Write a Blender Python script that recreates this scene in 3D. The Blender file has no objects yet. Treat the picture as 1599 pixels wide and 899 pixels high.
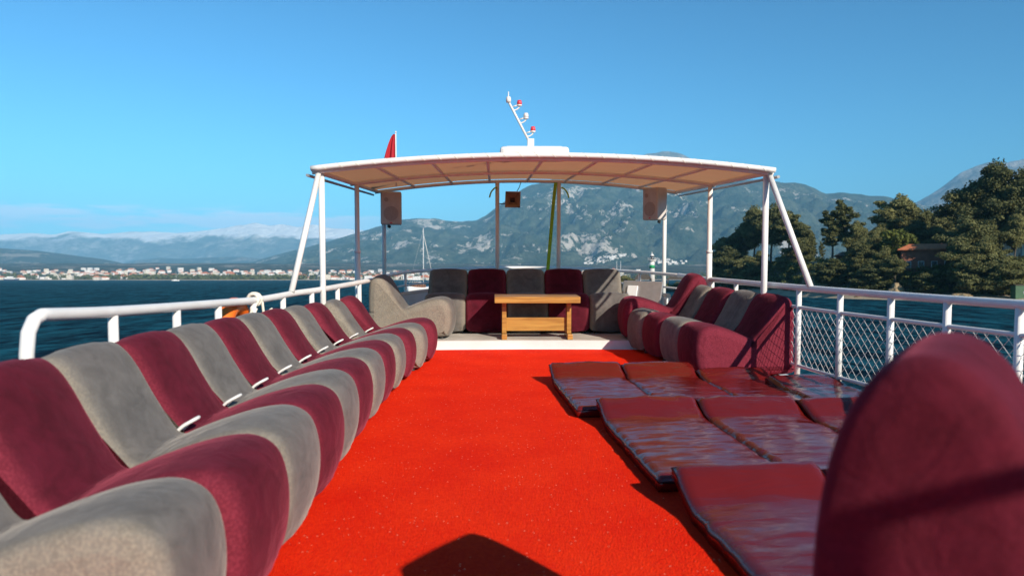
import bpy, bmesh, math, random
import numpy as np
from math import radians as R, sin, cos, pi, sqrt, atan2
from mathutils import Vector, Matrix, noise
from mathutils.bvhtree import BVHTree

S = bpy.context.scene
COL = S.collection

# ------------------------------------------------------------------ camera, sky, sun, exposure
EYE = 1.13            # eye above the upper deck
SEA_EYE = 5.0         # eye above the water
PITCH = R(2.44)       # the boat rides bow-up
FPX = 1150.0
BOATM = Matrix.Translation((0, EYE*sin(PITCH), SEA_EYE - EYE*cos(PITCH))) @ Matrix.Rotation(PITCH, 4, 'X')

cam_d = bpy.data.cameras.new('camera')
cam = bpy.data.objects.new('camera', cam_d)
COL.objects.link(cam)
cam.location = (0, 0, SEA_EYE)
cam.rotation_euler = (R(90 - 0.77), 0, R(-1.37))
cam_d.sensor_width = 36.0
cam_d.lens = 36.0*FPX/1599.0
cam_d.clip_start = 0.05
cam_d.clip_end = 120000
cam_d.dof.use_dof = True
cam_d.dof.focus_distance = 8.0
cam_d.dof.aperture_fstop = 2.4
S.camera = cam

SUN_BOAT = Vector((0.63, -1.0, 0.65)).normalized()          # towards the sun
SUN = (BOATM.to_3x3() @ SUN_BOAT).normalized()
SUN_EL = math.asin(SUN.z)
SUN_AZ = atan2(SUN.x, SUN.y)

W = bpy.data.worlds.new('World')
S.world = W
W.use_nodes = True
wn, wl = W.node_tree.nodes, W.node_tree.links
wn.clear()
w_out = wn.new('ShaderNodeOutputWorld')
w_bg = wn.new('ShaderNodeBackground')
w_bg.inputs['Strength'].default_value = 0.067
sky = wn.new('ShaderNodeTexSky')
sky.sky_type = 'NISHITA'
sky.sun_disc = False
sky.sun_elevation = SUN_EL
sky.sun_rotation = SUN_AZ
sky.altitude = 0
sky.air_density = 1.0
sky.dust_density = 0.3
sky.ozone_density = 3.0
wl.new(w_bg.outputs[0], w_out.inputs[0])

# low cloud bank far off to port, part of the sky
def wmath(op, a, b=None, c=None, clamp=False):
    n = wn.new('ShaderNodeMath'); n.operation = op; n.use_clamp = clamp
    for i, v in enumerate((a, b, c)):
        if v is None: continue
        if isinstance(v, (int, float)): n.inputs[i].default_value = v
        else: wl.new(v, n.inputs[i])
    return n.outputs[0]
tc = wn.new('ShaderNodeTexCoord')
sep = wn.new('ShaderNodeSeparateXYZ')
wl.new(tc.outputs['Generated'], sep.inputs[0])
mp = wn.new('ShaderNodeMapping'); mp.vector_type = 'POINT'
mp.inputs['Scale'].default_value = (11, 11, 75)
wl.new(tc.outputs['Generated'], mp.inputs[0])
cn = wn.new('ShaderNodeTexNoise')
cn.inputs['Scale'].default_value = 1.0; cn.inputs['Detail'].default_value = 7; cn.inputs['Roughness'].default_value = 0.6
wl.new(mp.outputs[0], cn.inputs['Vector'])
elev = sep.outputs['Z']
band = wmath('MULTIPLY', wmath('SUBTRACT', 1.0, wmath('ABSOLUTE', wmath('DIVIDE', wmath('SUBTRACT', elev, 0.068), 0.026)), clamp=True), 1.0)
azm = wmath('MULTIPLY', wmath('SUBTRACT', -0.10, sep.outputs['X']), 9.0, clamp=True)
dens = wmath('MULTIPLY', wmath('SUBTRACT', wmath('ADD', cn.outputs['Fac'], wmath('MULTIPLY', band, 0.24)), 0.56), 7.0, clamp=True)
dens = wmath('MULTIPLY', wmath('MULTIPLY', dens, wmath('MULTIPLY', band, 2.2, clamp=True)), azm)
dens = wmath('MULTIPLY', dens, 0.95)
wmix = wn.new('ShaderNodeMixRGB')
wmix.inputs[2].default_value = (15.5, 14.2, 13.8, 1)
hsv = wn.new('ShaderNodeHueSaturation'); hsv.inputs['Saturation'].default_value = 1.05
tint = wn.new('ShaderNodeMixRGB'); tint.blend_type = 'MULTIPLY'; tint.inputs[0].default_value = 1.0
tint.inputs[2].default_value = (0.152, 0.260, 0.262, 1)
gam = wn.new('ShaderNodeGamma'); gam.inputs[1].default_value = 1.6
scl = wn.new('ShaderNodeMixRGB'); scl.blend_type = 'MULTIPLY'; scl.inputs[0].default_value = 1.0; scl.inputs[2].default_value = (4.3, 4.3, 4.2, 1)
wl.new(sky.outputs[0], hsv.inputs['Color']); wl.new(hsv.outputs[0], tint.inputs[1])
wl.new(dens, wmix.inputs[0]); wl.new(tint.outputs[0], gam.inputs[0]); wl.new(gam.outputs[0], scl.inputs[1]); wl.new(scl.outputs[0], wmix.inputs[1])
wl.new(wmix.outputs[0], w_bg.inputs['Color'])

sun_d = bpy.data.lights.new('sun', 'SUN')
sun_d.energy = 4.8
sun_d.angle = R(0.53)
sun_d.color = (1.0, 0.90, 0.77)
sun_o = bpy.data.objects.new('sun', sun_d)
COL.objects.link(sun_o)
sun_o.rotation_euler = SUN.to_track_quat('Z', 'Y').to_euler()
sun_o.location = (20, -30, 40)

S.render.engine = 'CYCLES'
S.view_settings.view_transform = 'Standard'
S.view_settings.look = 'None'
S.view_settings.exposure = 0.82
S.view_settings.gamma = 1
S.view_settings.use_curve_mapping = False
S.cycles.use_denoising = True
S.cycles.max_bounces = 8
S.cycles.volume_bounces = 0
S.cycles.transparent_max_bounces = 12
S.cycles.sample_clamp_indirect = 6

# ------------------------------------------------------------------ helpers
BOAT = []       # top-level things that ride on the boat

def tag(o, label=None, cat=None, group=None, kind=None):
    if label: o['label'] = label
    if cat: o['category'] = cat
    if group: o['group'] = group
    if kind: o['kind'] = kind
    return o

def empty(name, loc=(0, 0, 0), rz=0.0, boat=True):
    o = bpy.data.objects.new(name, None)
    o.empty_display_size = 0.2
    COL.objects.link(o)
    o.location = loc
    o.rotation_euler = (0, 0, rz)
    if boat: BOAT.append(o)
    return o

class MB:
    def __init__(self):
        self.v, self.f, self.m, self.sm = [], [], [], []
        self.mi = 0
        self.smooth = True
    def add(self, vs, fs, smooth=None):
        b = len(self.v)
        self.v += [tuple(p) for p in vs]
        for f in fs:
            self.f.append(tuple(i + b for i in f)); self.m.append(self.mi)
            self.sm.append(self.smooth if smooth is None else smooth)
    def box(self, c, s, rz=0.0, bevel=0.0):
        hx, hy, hz = s[0]/2, s[1]/2, s[2]/2
        if bevel > 0:
            b = min(bevel, hx*.9, hy*.9, hz*.9)
            bm = bmesh.new()
            bmesh.ops.create_cube(bm, size=1)
            for v in bm.verts: v.co = Vector((v.co.x*s[0], v.co.y*s[1], v.co.z*s[2]))
            bmesh.ops.bevel(bm, geom=bm.edges[:], offset=b, segments=2, affect='EDGES', profile=0.5)
            bm.verts.ensure_lookup_table()
            pts = [v.co.copy() for v in bm.verts]
            fs = [tuple(v.index for v in f.verts) for f in bm.faces]
            bm.free()
        else:
            pts = [Vector((x, y, z)) for x in (-hx, hx) for y in (-hy, hy) for z in (-hz, hz)]
            fs = [(0, 1, 3, 2), (4, 6, 7, 5), (0, 4, 5, 1), (2, 3, 7, 6), (0, 2, 6, 4), (1, 5, 7, 3)]
        ca, sa = cos(rz), sin(rz)
        self.add([(c[0] + p.x*ca - p.y*sa, c[1] + p.x*sa + p.y*ca, c[2] + p.z) for p in pts], fs, False)
    def tube(self, path, r, n=10, cap=True, closed=False):
        P = [Vector(p) for p in path]
        if not hasattr(r, '__len__'): r = [r]*len(P)
        L = len(P)
        up = None; vs = []; fs = []
        for i in range(L):
            if closed: t = (P[(i+1) % L] - P[(i-1) % L])
            else: t = P[min(i+1, L-1)] - P[max(i-1, 0)]
            t.normalize()
            if up is None:
                a = Vector((0, 0, 1)) if abs(t.z) < .9 else Vector((1, 0, 0))
                up = (a - t*a.dot(t)).normalized()
            else:
                up = (up - t*up.dot(t)).normalized()
            sd = t.cross(up)
            for k in range(n):
                a = 2*pi*k/n
                vs.append(P[i] + (up*cos(a) + sd*sin(a))*r[i])
        for i in range(L if closed else L-1):
            j = (i+1) % L
            for k in range(n):
                fs.append((i*n+k, i*n+(k+1) % n, j*n+(k+1) % n, j*n+k))
        self.add(vs, fs, True)
        if cap and not closed:
            b = len(self.v) - len(vs)
            self.f.append(tuple(b+k for k in range(n))[::-1]); self.m.append(self.mi); self.sm.append(False)
            self.f.append(tuple(b+(L-1)*n+k for k in range(n))); self.m.append(self.mi); self.sm.append(False)
    def lathe(self, prof, c=(0, 0, 0), n=20):
        vs = []; fs = []
        for (r, z) in prof:
            for k in range(n):
                a = 2*pi*k/n
                vs.append((c[0]+r*cos(a), c[1]+r*sin(a), c[2]+z))
        for i in range(len(prof)-1):
            for k in range(n):
                fs.append((i*n+k, i*n+(k+1) % n, (i+1)*n+(k+1) % n, (i+1)*n+k))
        self.add(vs, fs, True)
        b = len(self.v)-len(vs)
        if prof[0][0] > 1e-4: self.f.append(tuple(b+k for k in range(n))[::-1]); self.m.append(self.mi); self.sm.append(False)
        if prof[-1][0] > 1e-4: self.f.append(tuple(b+(len(prof)-1)*n+k for k in range(n))); self.m.append(self.mi); self.sm.append(False)
    def prism(self, poly, z0, z1):
        n = len(poly)
        self.add([(p[0], p[1], z0) for p in poly] + [(p[0], p[1], z1) for p in poly],
                 [tuple(range(n))[::-1], tuple(range(n, 2*n))] + [(i, (i+1) % n, n+(i+1) % n, n+i) for i in range(n)], False)
    def mesh(self, name, mats):
        me = bpy.data.meshes.new(name)
        me.from_pydata(self.v, [], self.f)
        if not isinstance(mats, (list, tuple)): mats = [mats]
        for m in mats: me.materials.append(m)
        me.polygons.foreach_set('material_index', self.m)
        me.polygons.foreach_set('use_smooth', self.sm)
        me.update()
        return me
    def build(self, name, mats, parent=None, boat=True):
        o = bpy.data.objects.new(name, self.mesh(name, mats))
        COL.objects.link(o)
        if parent is not None: o.parent = parent
        elif boat: BOAT.append(o)
        return o

def grid_mesh(name, V, nx, ny, mats, smooth=True):
    """V: (ny, nx, 3) array of points"""
    me = bpy.data.meshes.new(name)
    idx = np.arange(nx*ny).reshape(ny, nx)
    q = np.stack([idx[:-1, :-1], idx[:-1, 1:], idx[1:, 1:], idx[1:, :-1]], -1).reshape(-1, 4)
    me.from_pydata(V.reshape(-1, 3).tolist(), [], q.tolist())
    for m in (mats if isinstance(mats, (list, tuple)) else [mats]): me.materials.append(m)
    if smooth: me.polygons.foreach_set('use_smooth', [True]*len(me.polygons))
    me.update()
    return me

def quads_mesh(name, V, mat):
    """V: (n,4,3) array of separate quads"""
    n = len(V)
    me = bpy.data.meshes.new(name)
    me.vertices.add(4*n); me.vertices.foreach_set('co', V.reshape(-1).astype(np.float32))
    me.loops.add(4*n); me.loops.foreach_set('vertex_index', np.arange(4*n, dtype=np.int32))
    me.polygons.add(n)
    me.polygons.foreach_set('loop_start', np.arange(0, 4*n, 4, dtype=np.int32))
    me.polygons.foreach_set('loop_total', np.full(n, 4, dtype=np.int32))
    me.materials.append(mat)
    me.update(calc_edges=True)
    return me

def link(name, me, parent=None, boat=False):
    o = bpy.data.objects.new(name, me); COL.objects.link(o)
    if parent is not None: o.parent = parent
    elif boat: BOAT.append(o)
    return o

def copy_tree(o, parent=None):
    c = o.copy(); COL.objects.link(c)
    if parent is not None:
        c.parent = parent
        c.matrix_parent_inverse = o.matrix_parent_inverse.copy()
    for ch in list(o.children): copy_tree(ch, c)
    return c

def catmull(pts, per=8, closed=True):
    P = [Vector(p) for p in pts]; n = len(P); out = []
    for i in range(n if closed else n-1):
        if closed: p0, p1, p2, p3 = P[(i-1) % n], P[i], P[(i+1) % n], P[(i+2) % n]
        else: p0, p1, p2, p3 = P[max(i-1, 0)], P[i], P[i+1], P[min(i+2, n-1)]
        for k in range(per):
            t = k/per
            out.append(0.5*((2*p1) + (p2-p0)*t + (2*p0-5*p1+4*p2-p3)*t*t + (3*p1-p0-3*p2+p3)*t**3))
    if not closed: out.append(P[-1].copy())
    return out

# ------------------------------------------------------------------ materials
def mat(name, base, rough=0.6, noise_amt=0.0, noise_scale=8.0, bump=0.0, bump_scale=40.0, metallic=0.0,
        coat=0.0, sheen=0.0, base2=None, spec=0.5, detail=5.0, distort=0.0):
    m = bpy.data.materials.new(name); m.use_nodes = True
    nt = m.node_tree; N, L = nt.nodes, nt.links
    b = N['Principled BSDF']
    b.inputs['Base Color'].default_value = (*base, 1)
    b.inputs['Roughness'].default_value = rough
    b.inputs['Metallic'].default_value = metallic
    b.inputs['Specular IOR Level'].default_value = spec
    b.inputs['Coat Weight'].default_value = coat
    b.inputs['Coat Roughness'].default_value = 0.12
    b.inputs['Sheen Weight'].default_value = sheen
    b.inputs['Sheen Roughness'].default_value = 0.35
    t = N.new('ShaderNodeTexCoord')
    if noise_amt > 0 or base2:
        n = N.new('ShaderNodeTexNoise'); n.inputs['Scale'].default_value = noise_scale; n.inputs['Detail'].default_value = detail
        n.inputs['Roughness'].default_value = 0.62; n.inputs['Distortion'].default_value = distort
        L.new(t.outputs['Object'], n.inputs['Vector'])
        r = N.new('ShaderNodeValToRGB')
        b2 = base2 or tuple(min(1, c*(1+noise_amt)) for c in base)
        b1 = base if base2 else tuple(c*(1-noise_amt) for c in base)
        r.color_ramp.elements[0].position = 0.36; r.color_ramp.elements[0].color = (*b1, 1)
        r.color_ramp.elements[1].position = 0.66; r.color_ramp.elements[1].color = (*b2, 1)
        L.new(n.outputs['Fac'], r.inputs[0]); L.new(r.outputs[0], b.inputs['Base Color'])
    if bump > 0:
        n2 = N.new('ShaderNodeTexNoise'); n2.inputs['Scale'].default_value = bump_scale; n2.inputs['Detail'].default_value = 4
        L.new(t.outputs['Object'], n2.inputs['Vector'])
        bp = N.new('ShaderNodeBump'); bp.inputs['Strength'].default_value = bump; bp.inputs['Distance'].default_value = 0.01
        L.new(n2.outputs['Fac'], bp.inputs['Height']); L.new(bp.outputs[0], b.inputs['Normal'])
    return m

def velvet(name, c1, c2, wear_sunlit, sheen_tint, sheen=0.8):
    """worn suede: mottled nap, rubbed pale along end seams, ends also painted as if sunlit (mesh attribute 'wear')"""
    m = bpy.data.materials.new(name); m.use_nodes = True
    nt = m.node_tree; N, L = nt.nodes, nt.links
    b = N['Principled BSDF']
    b.inputs['Roughness'].default_value = 0.92
    b.inputs['Specular IOR Level'].default_value = 0.15
    b.inputs['Sheen Weight'].default_value = sheen
    b.inputs['Sheen Roughness'].default_value = 0.45
    b.inputs['Sheen Tint'].default_value = (*sheen_tint, 1)
    t = N.new('ShaderNodeTexCoord')
    oi = N.new('ShaderNodeObjectInfo')
    off = N.new('ShaderNodeVectorMath'); off.operation = 'MULTIPLY_ADD'
    off.inputs[1].default_value = (1, 1, 1)
    L.new(t.outputs['Object'], off.inputs[0])
    cmb = N.new('ShaderNodeCombineXYZ')
    mm = N.new('ShaderNodeMath'); mm.operation = 'MULTIPLY'; mm.inputs[1].default_value = 37.0
    L.new(oi.outputs['Random'], mm.inputs[0]); L.new(mm.outputs[0], cmb.inputs[0]); L.new(mm.outputs[0], cmb.inputs[1])
    L.new(cmb.outputs[0], off.inputs[2])
    n = N.new('ShaderNodeTexNoise'); n.inputs['Scale'].default_value = 9; n.inputs['Detail'].default_value = 6
    n.inputs['Roughness'].default_value = 0.65; n.inputs['Distortion'].default_value = 0.6
    L.new(off.outputs[0], n.inputs['Vector'])
    r = N.new('ShaderNodeValToRGB')
    r.color_ramp.elements[0].position = 0.34; r.color_ramp.elements[0].color = (*c1, 1)
    r.color_ramp.elements[1].position = 0.68; r.color_ramp.elements[1].color = (*c2, 1)
    L.new(n.outputs['Fac'], r.inputs[0])
    at = N.new('ShaderNodeAttribute'); at.attribute_name = 'wear_sunlit'
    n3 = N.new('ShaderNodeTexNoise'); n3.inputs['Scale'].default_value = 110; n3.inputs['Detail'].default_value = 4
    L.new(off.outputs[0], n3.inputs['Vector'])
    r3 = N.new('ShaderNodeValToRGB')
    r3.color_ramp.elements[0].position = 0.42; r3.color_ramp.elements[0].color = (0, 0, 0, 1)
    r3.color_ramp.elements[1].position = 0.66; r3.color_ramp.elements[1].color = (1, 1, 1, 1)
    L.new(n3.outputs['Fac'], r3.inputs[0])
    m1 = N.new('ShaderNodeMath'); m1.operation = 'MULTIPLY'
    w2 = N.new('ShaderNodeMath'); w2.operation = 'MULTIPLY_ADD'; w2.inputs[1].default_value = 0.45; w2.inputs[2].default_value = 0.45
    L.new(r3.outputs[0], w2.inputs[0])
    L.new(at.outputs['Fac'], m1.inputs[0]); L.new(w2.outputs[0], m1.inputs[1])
    mx = N.new('ShaderNodeMixRGB'); mx.inputs[2].default_value = (*wear_sunlit, 1)
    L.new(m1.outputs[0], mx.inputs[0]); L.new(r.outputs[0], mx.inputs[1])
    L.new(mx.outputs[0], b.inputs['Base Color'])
    n2 = N.new('ShaderNodeTexNoise'); n2.inputs['Scale'].default_value = 260; n2.inputs['Detail'].default_value = 2
    L.new(t.outputs['Object'], n2.inputs['Vector'])
    n4 = N.new('ShaderNodeTexNoise'); n4.inputs['Scale'].default_value = 7; n4.inputs['Detail'].default_value = 3; n4.inputs['Distortion'].default_value = 1.0
    L.new(off.outputs[0], n4.inputs['Vector'])
    bp = N.new('ShaderNodeBump'); bp.inputs['Strength'].default_value = 0.25; bp.inputs['Distance'].default_value = 0.004
    L.new(n2.outputs['Fac'], bp.inputs['Height'])
    bp2 = N.new('ShaderNodeBump'); bp2.inputs['Strength'].default_value = 0.35; bp2.inputs['Distance'].default_value = 0.03
    L.new(n4.outputs['Fac'], bp2.inputs['Height']); L.new(bp.outputs[0], bp2.inputs['Normal'])
    L.new(bp2.outputs[0], b.inputs['Normal'])
    return m

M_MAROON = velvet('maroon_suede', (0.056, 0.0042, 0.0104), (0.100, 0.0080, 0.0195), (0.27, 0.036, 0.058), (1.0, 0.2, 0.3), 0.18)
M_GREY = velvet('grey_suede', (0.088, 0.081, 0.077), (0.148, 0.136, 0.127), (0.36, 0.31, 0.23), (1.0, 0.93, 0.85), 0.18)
M_WHITE = mat('white_paint', (0.78, 0.76, 0.72), 0.38, 0.05, 5, 0.08, 30)
M_GEL = mat('white_gelcoat', (0.74, 0.73, 0.70), 0.35, 0.06, 2.5)
M_DECK = mat('bow_deck_boards', (0.50, 0.47, 0.42), 0.6, 0.16, 3.0, 0.15, 60)
M_STEEL = mat('grey_steel', (0.45, 0.45, 0.45), 0.35, 0.08, 10, metallic=0.6)
M_DARK = mat('dark_plastic', (0.03, 0.028, 0.026), 0.5)
M_WOOD = None
M_SPK = mat('speaker_white', (0.55, 0.50, 0.46), 0.55, 0.06, 12)
M_GRILLE = mat('speaker_grille', (0.40, 0.35, 0.32), 0.7, 0.1, 60)
M_HORN = mat('brown_horn', (0.44, 0.31, 0.20), 0.55, 0.1, 9)
M_ORANGE = mat('orange_buoy', (0.85, 0.16, 0.01), 0.5, 0.08, 6)
M_ROPE = mat('white_rope', (0.75, 0.70, 0.58), 0.85, 0.12, 40)
M_GREEN = mat('green_webbing', (0.32, 0.62, 0.03), 0.7, 0.15, 30)
M_RED = mat('red_flag', (0.40, 0.008, 0.02), 0.75, 0.1, 6)
M_FLAGW = mat('flag_white', (0.8, 0.8, 0.8), 0.7)
M_LAMPR = mat('red_lens', (0.75, 0.05, 0.07), 0.2)
M_NET = mat('white_netting', (0.70, 0.68, 0.64), 0.8)

def wood():
    m = bpy.data.materials.new('varnished_wood'); m.use_nodes = True
    N, L = m.node_tree.nodes, m.node_tree.links
    b = N['Principled BSDF']; b.inputs['Roughness'].default_value = 0.35; b.inputs['Coat Weight'].default_value = 0.25
    t = N.new('ShaderNodeTexCoord'); mp_ = N.new('ShaderNodeMapping'); mp_.inputs['Scale'].default_value = (1.5, 22, 22)
    L.new(t.outputs['Object'], mp_.inputs[0])
    n = N.new('ShaderNodeTexNoise'); n.inputs['Scale'].default_value = 1.6; n.inputs['Detail'].default_value = 6; n.inputs['Distortion'].default_value = 0.8
    L.new(mp_.outputs[0], n.inputs['Vector'])
    r = N.new('ShaderNodeValToRGB')
    r.color_ramp.elements[0].position = 0.3; r.color_ramp.elements[0].color = (0.30, 0.135, 0.028, 1)
    r.color_ramp.elements[1].position = 0.7; r.color_ramp.elements[1].color = (0.52, 0.28, 0.065, 1)
    L.new(n.outputs['Fac'], r.inputs[0]); L.new(r.outputs[0], b.inputs['Base Color'])
    return m
M_WOOD = wood()

def carpet_mat():
    m = bpy.data.materials.new('red_carpet_pile'); m.use_nodes = True
    N, L = m.node_tree.nodes, m.node_tree.links
    b = N['Principled BSDF']; b.inputs['Specular IOR Level'].default_value = 0.1
    b.inputs['Sheen Weight'].default_value = 0.0
    t = N.new('ShaderNodeTexCoord')
    n = N.new('ShaderNodeTexNoise'); n.inputs['Scale'].default_value = 55; n.inputs['Detail'].default_value = 5; n.inputs['Roughness'].default_value = .7
    L.new(t.outputs['Object'], n.inputs['Vector'])
    n1 = N.new('ShaderNodeTexNoise'); n1.inputs['Scale'].default_value = 2.2; n1.inputs['Detail'].default_value = 4
    L.new(t.outputs['Object'], n1.inputs['Vector'])
    ad = N.new('ShaderNodeMath'); ad.operation = 'MULTIPLY_ADD'; ad.inputs[1].default_value = 0.6
    L.new(n1.outputs['Fac'], ad.inputs[0]); L.new(n.outputs['Fac'], ad.inputs[2])
    r = N.new('ShaderNodeValToRGB')
    r.color_ramp.elements[0].position = 0.62; r.color_ramp.elements[0].color = (0.84, 0.013, 0.001, 1)
    r.color_ramp.elements[1].position = 1.0; r.color_ramp.elements[1].color = (1.0, 0.036, 0.003, 1)
    L.new(ad.outputs[0], r.inputs[0])
    # glinting synthetic fibres: bright specks of their own colour
    v = N.new('ShaderNodeTexVoronoi'); v.inputs['Scale'].default_value = 58
    L.new(t.outputs['Object'], v.inputs['Vector'])
    g = N.new('ShaderNodeMath'); g.operation = 'LESS_THAN'; g.inputs[1].default_value = 0.19
    L.new(v.outputs['Distance'], g.inputs[0])
    sp = N.new('ShaderNodeSeparateColor'); L.new(v.outputs['Color'], sp.inputs[0])
    g2 = N.new('ShaderNodeMath'); g2.operation = 'GREATER_THAN'; g2.inputs[1].default_value = 0.90
    L.new(sp.outputs[0], g2.inputs[0])
    gm = N.new('ShaderNodeMath'); gm.operation = 'MULTIPLY'
    L.new(g.outputs[0], gm.inputs[0]); L.new(g2.outputs[0], gm.inputs[1])
    mx = N.new('ShaderNodeMixRGB'); mx.inputs[2].default_value = (1.0, 0.34, 0.20, 1)
    L.new(gm.outputs[0], mx.inputs[0]); L.new(r.outputs[0], mx.inputs[1]); L.new(mx.outputs[0], b.inputs['Base Color'])
    ro = N.new('ShaderNodeMath'); ro.operation = 'MULTIPLY_ADD'; ro.inputs[1].default_value = -0.55; ro.inputs[2].default_value = 0.9
    L.new(gm.outputs[0], ro.inputs[0]); L.new(ro.outputs[0], b.inputs['Roughness'])
    bp = N.new('ShaderNodeBump'); bp.inputs['Strength'].default_value = 0.9; bp.inputs['Distance'].default_value = 0.012
    n2 = N.new('ShaderNodeTexNoise'); n2.inputs['Scale'].default_value = 130; n2.inputs['Detail'].default_value = 3
    L.new(t.outputs['Object'], n2.inputs['Vector'])
    L.new(n2.outputs['Fac'], bp.inputs['Height']); L.new(bp.outputs[0], b.inputs['Normal'])
    return m
M_CARPET = carpet_mat()

def vinyl():
    m = bpy.data.materials.new('glossy_maroon_vinyl'); m.use_nodes = True
    N, L = m.node_tree.nodes, m.node_tree.links
    b = N['Principled BSDF']; b.inputs['Base Color'].default_value = (0.13, 0.008, 0.006, 1)
    b.inputs['Roughness'].default_value = 0.19; b.inputs['Specular IOR Level'].default_value = 0.6
    t = N.new('ShaderNodeTexCoord'); oi = N.new('ShaderNodeObjectInfo')
    cmb = N.new('ShaderNodeCombineXYZ'); mm = N.new('ShaderNodeMath'); mm.operation = 'MULTIPLY'; mm.inputs[1].default_value = 50
    L.new(oi.outputs['Random'], mm.inputs[0]); L.new(mm.outputs[0], cmb.inputs[0]); L.new(mm.outputs[0], cmb.inputs[1])
    ad = N.new('ShaderNodeVectorMath'); ad.operation = 'ADD'
    L.new(t.outputs['Object'], ad.inputs[0]); L.new(cmb.outputs[0], ad.inputs[1])
    mp_ = N.new('ShaderNodeMapping'); mp_.inputs['Scale'].default_value = (2.2, 9.0, 3)
    mp_.inputs['Rotation'].default_value = (0, 0, 0.12)
    L.new(ad.outputs[0], mp_.inputs[0])
    n = N.new('ShaderNodeTexNoise'); n.inputs['Scale'].default_value = 1.0; n.inputs['Detail'].default_value = 3; n.inputs['Distortion'].default_value = 1.2
    L.new(mp_.outputs[0], n.inputs['Vector'])
    bp = N.new('ShaderNodeBump'); bp.inputs['Strength'].default_value = 0.6; bp.inputs['Distance'].default_value = 0.013
    L.new(n.outputs['Fac'], bp.inputs['Height']); L.new(bp.outputs[0], b.inputs['Normal'])
    return m
M_VINYL = vinyl()
M_PIPING = mat('dark_piping', (0.035, 0.003, 0.004), 0.7, spec=0.15)

def canopy_mat():
    m = bpy.data.materials.new('awning_canvas'); m.use_nodes = True
    N, L = m.node_tree.nodes, m.node_tree.links
    b = N['Principled BSDF']; b.inputs['Base Color'].default_value = (0.60, 0.42, 0.31, 1); b.inputs['Roughness'].default_value = 0.85
    tr = N.new('ShaderNodeBsdfTranslucent'); tr.inputs['Color'].default_value = (0.78, 0.38, 0.19, 1)
    mx = N.new('ShaderNodeMixShader'); mx.inputs[0].default_value = 0.36
    L.new(b.outputs[0], mx.inputs[1]); L.new(tr.outputs[0], mx.inputs[2])
    L.new(mx.outputs[0], N['Material Output'].inputs[0])
    t = N.new('ShaderNodeTexCoord'); n = N.new('ShaderNodeTexNoise'); n.inputs['Scale'].default_value = 2.5; n.inputs['Detail'].default_value = 5
    L.new(t.outputs['Object'], n.inputs['Vector'])
    r = N.new('ShaderNodeValToRGB')
    r.color_ramp.elements[0].color = (0.38, 0.23, 0.13, 1); r.color_ramp.elements[1].color = (0.50, 0.31, 0.19, 1)
    L.new(n.outputs['Fac'], r.inputs[0]); L.new(r.outputs[0], b.inputs['Base Color'])
    return m
M_CANVAS = canopy_mat()

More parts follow.
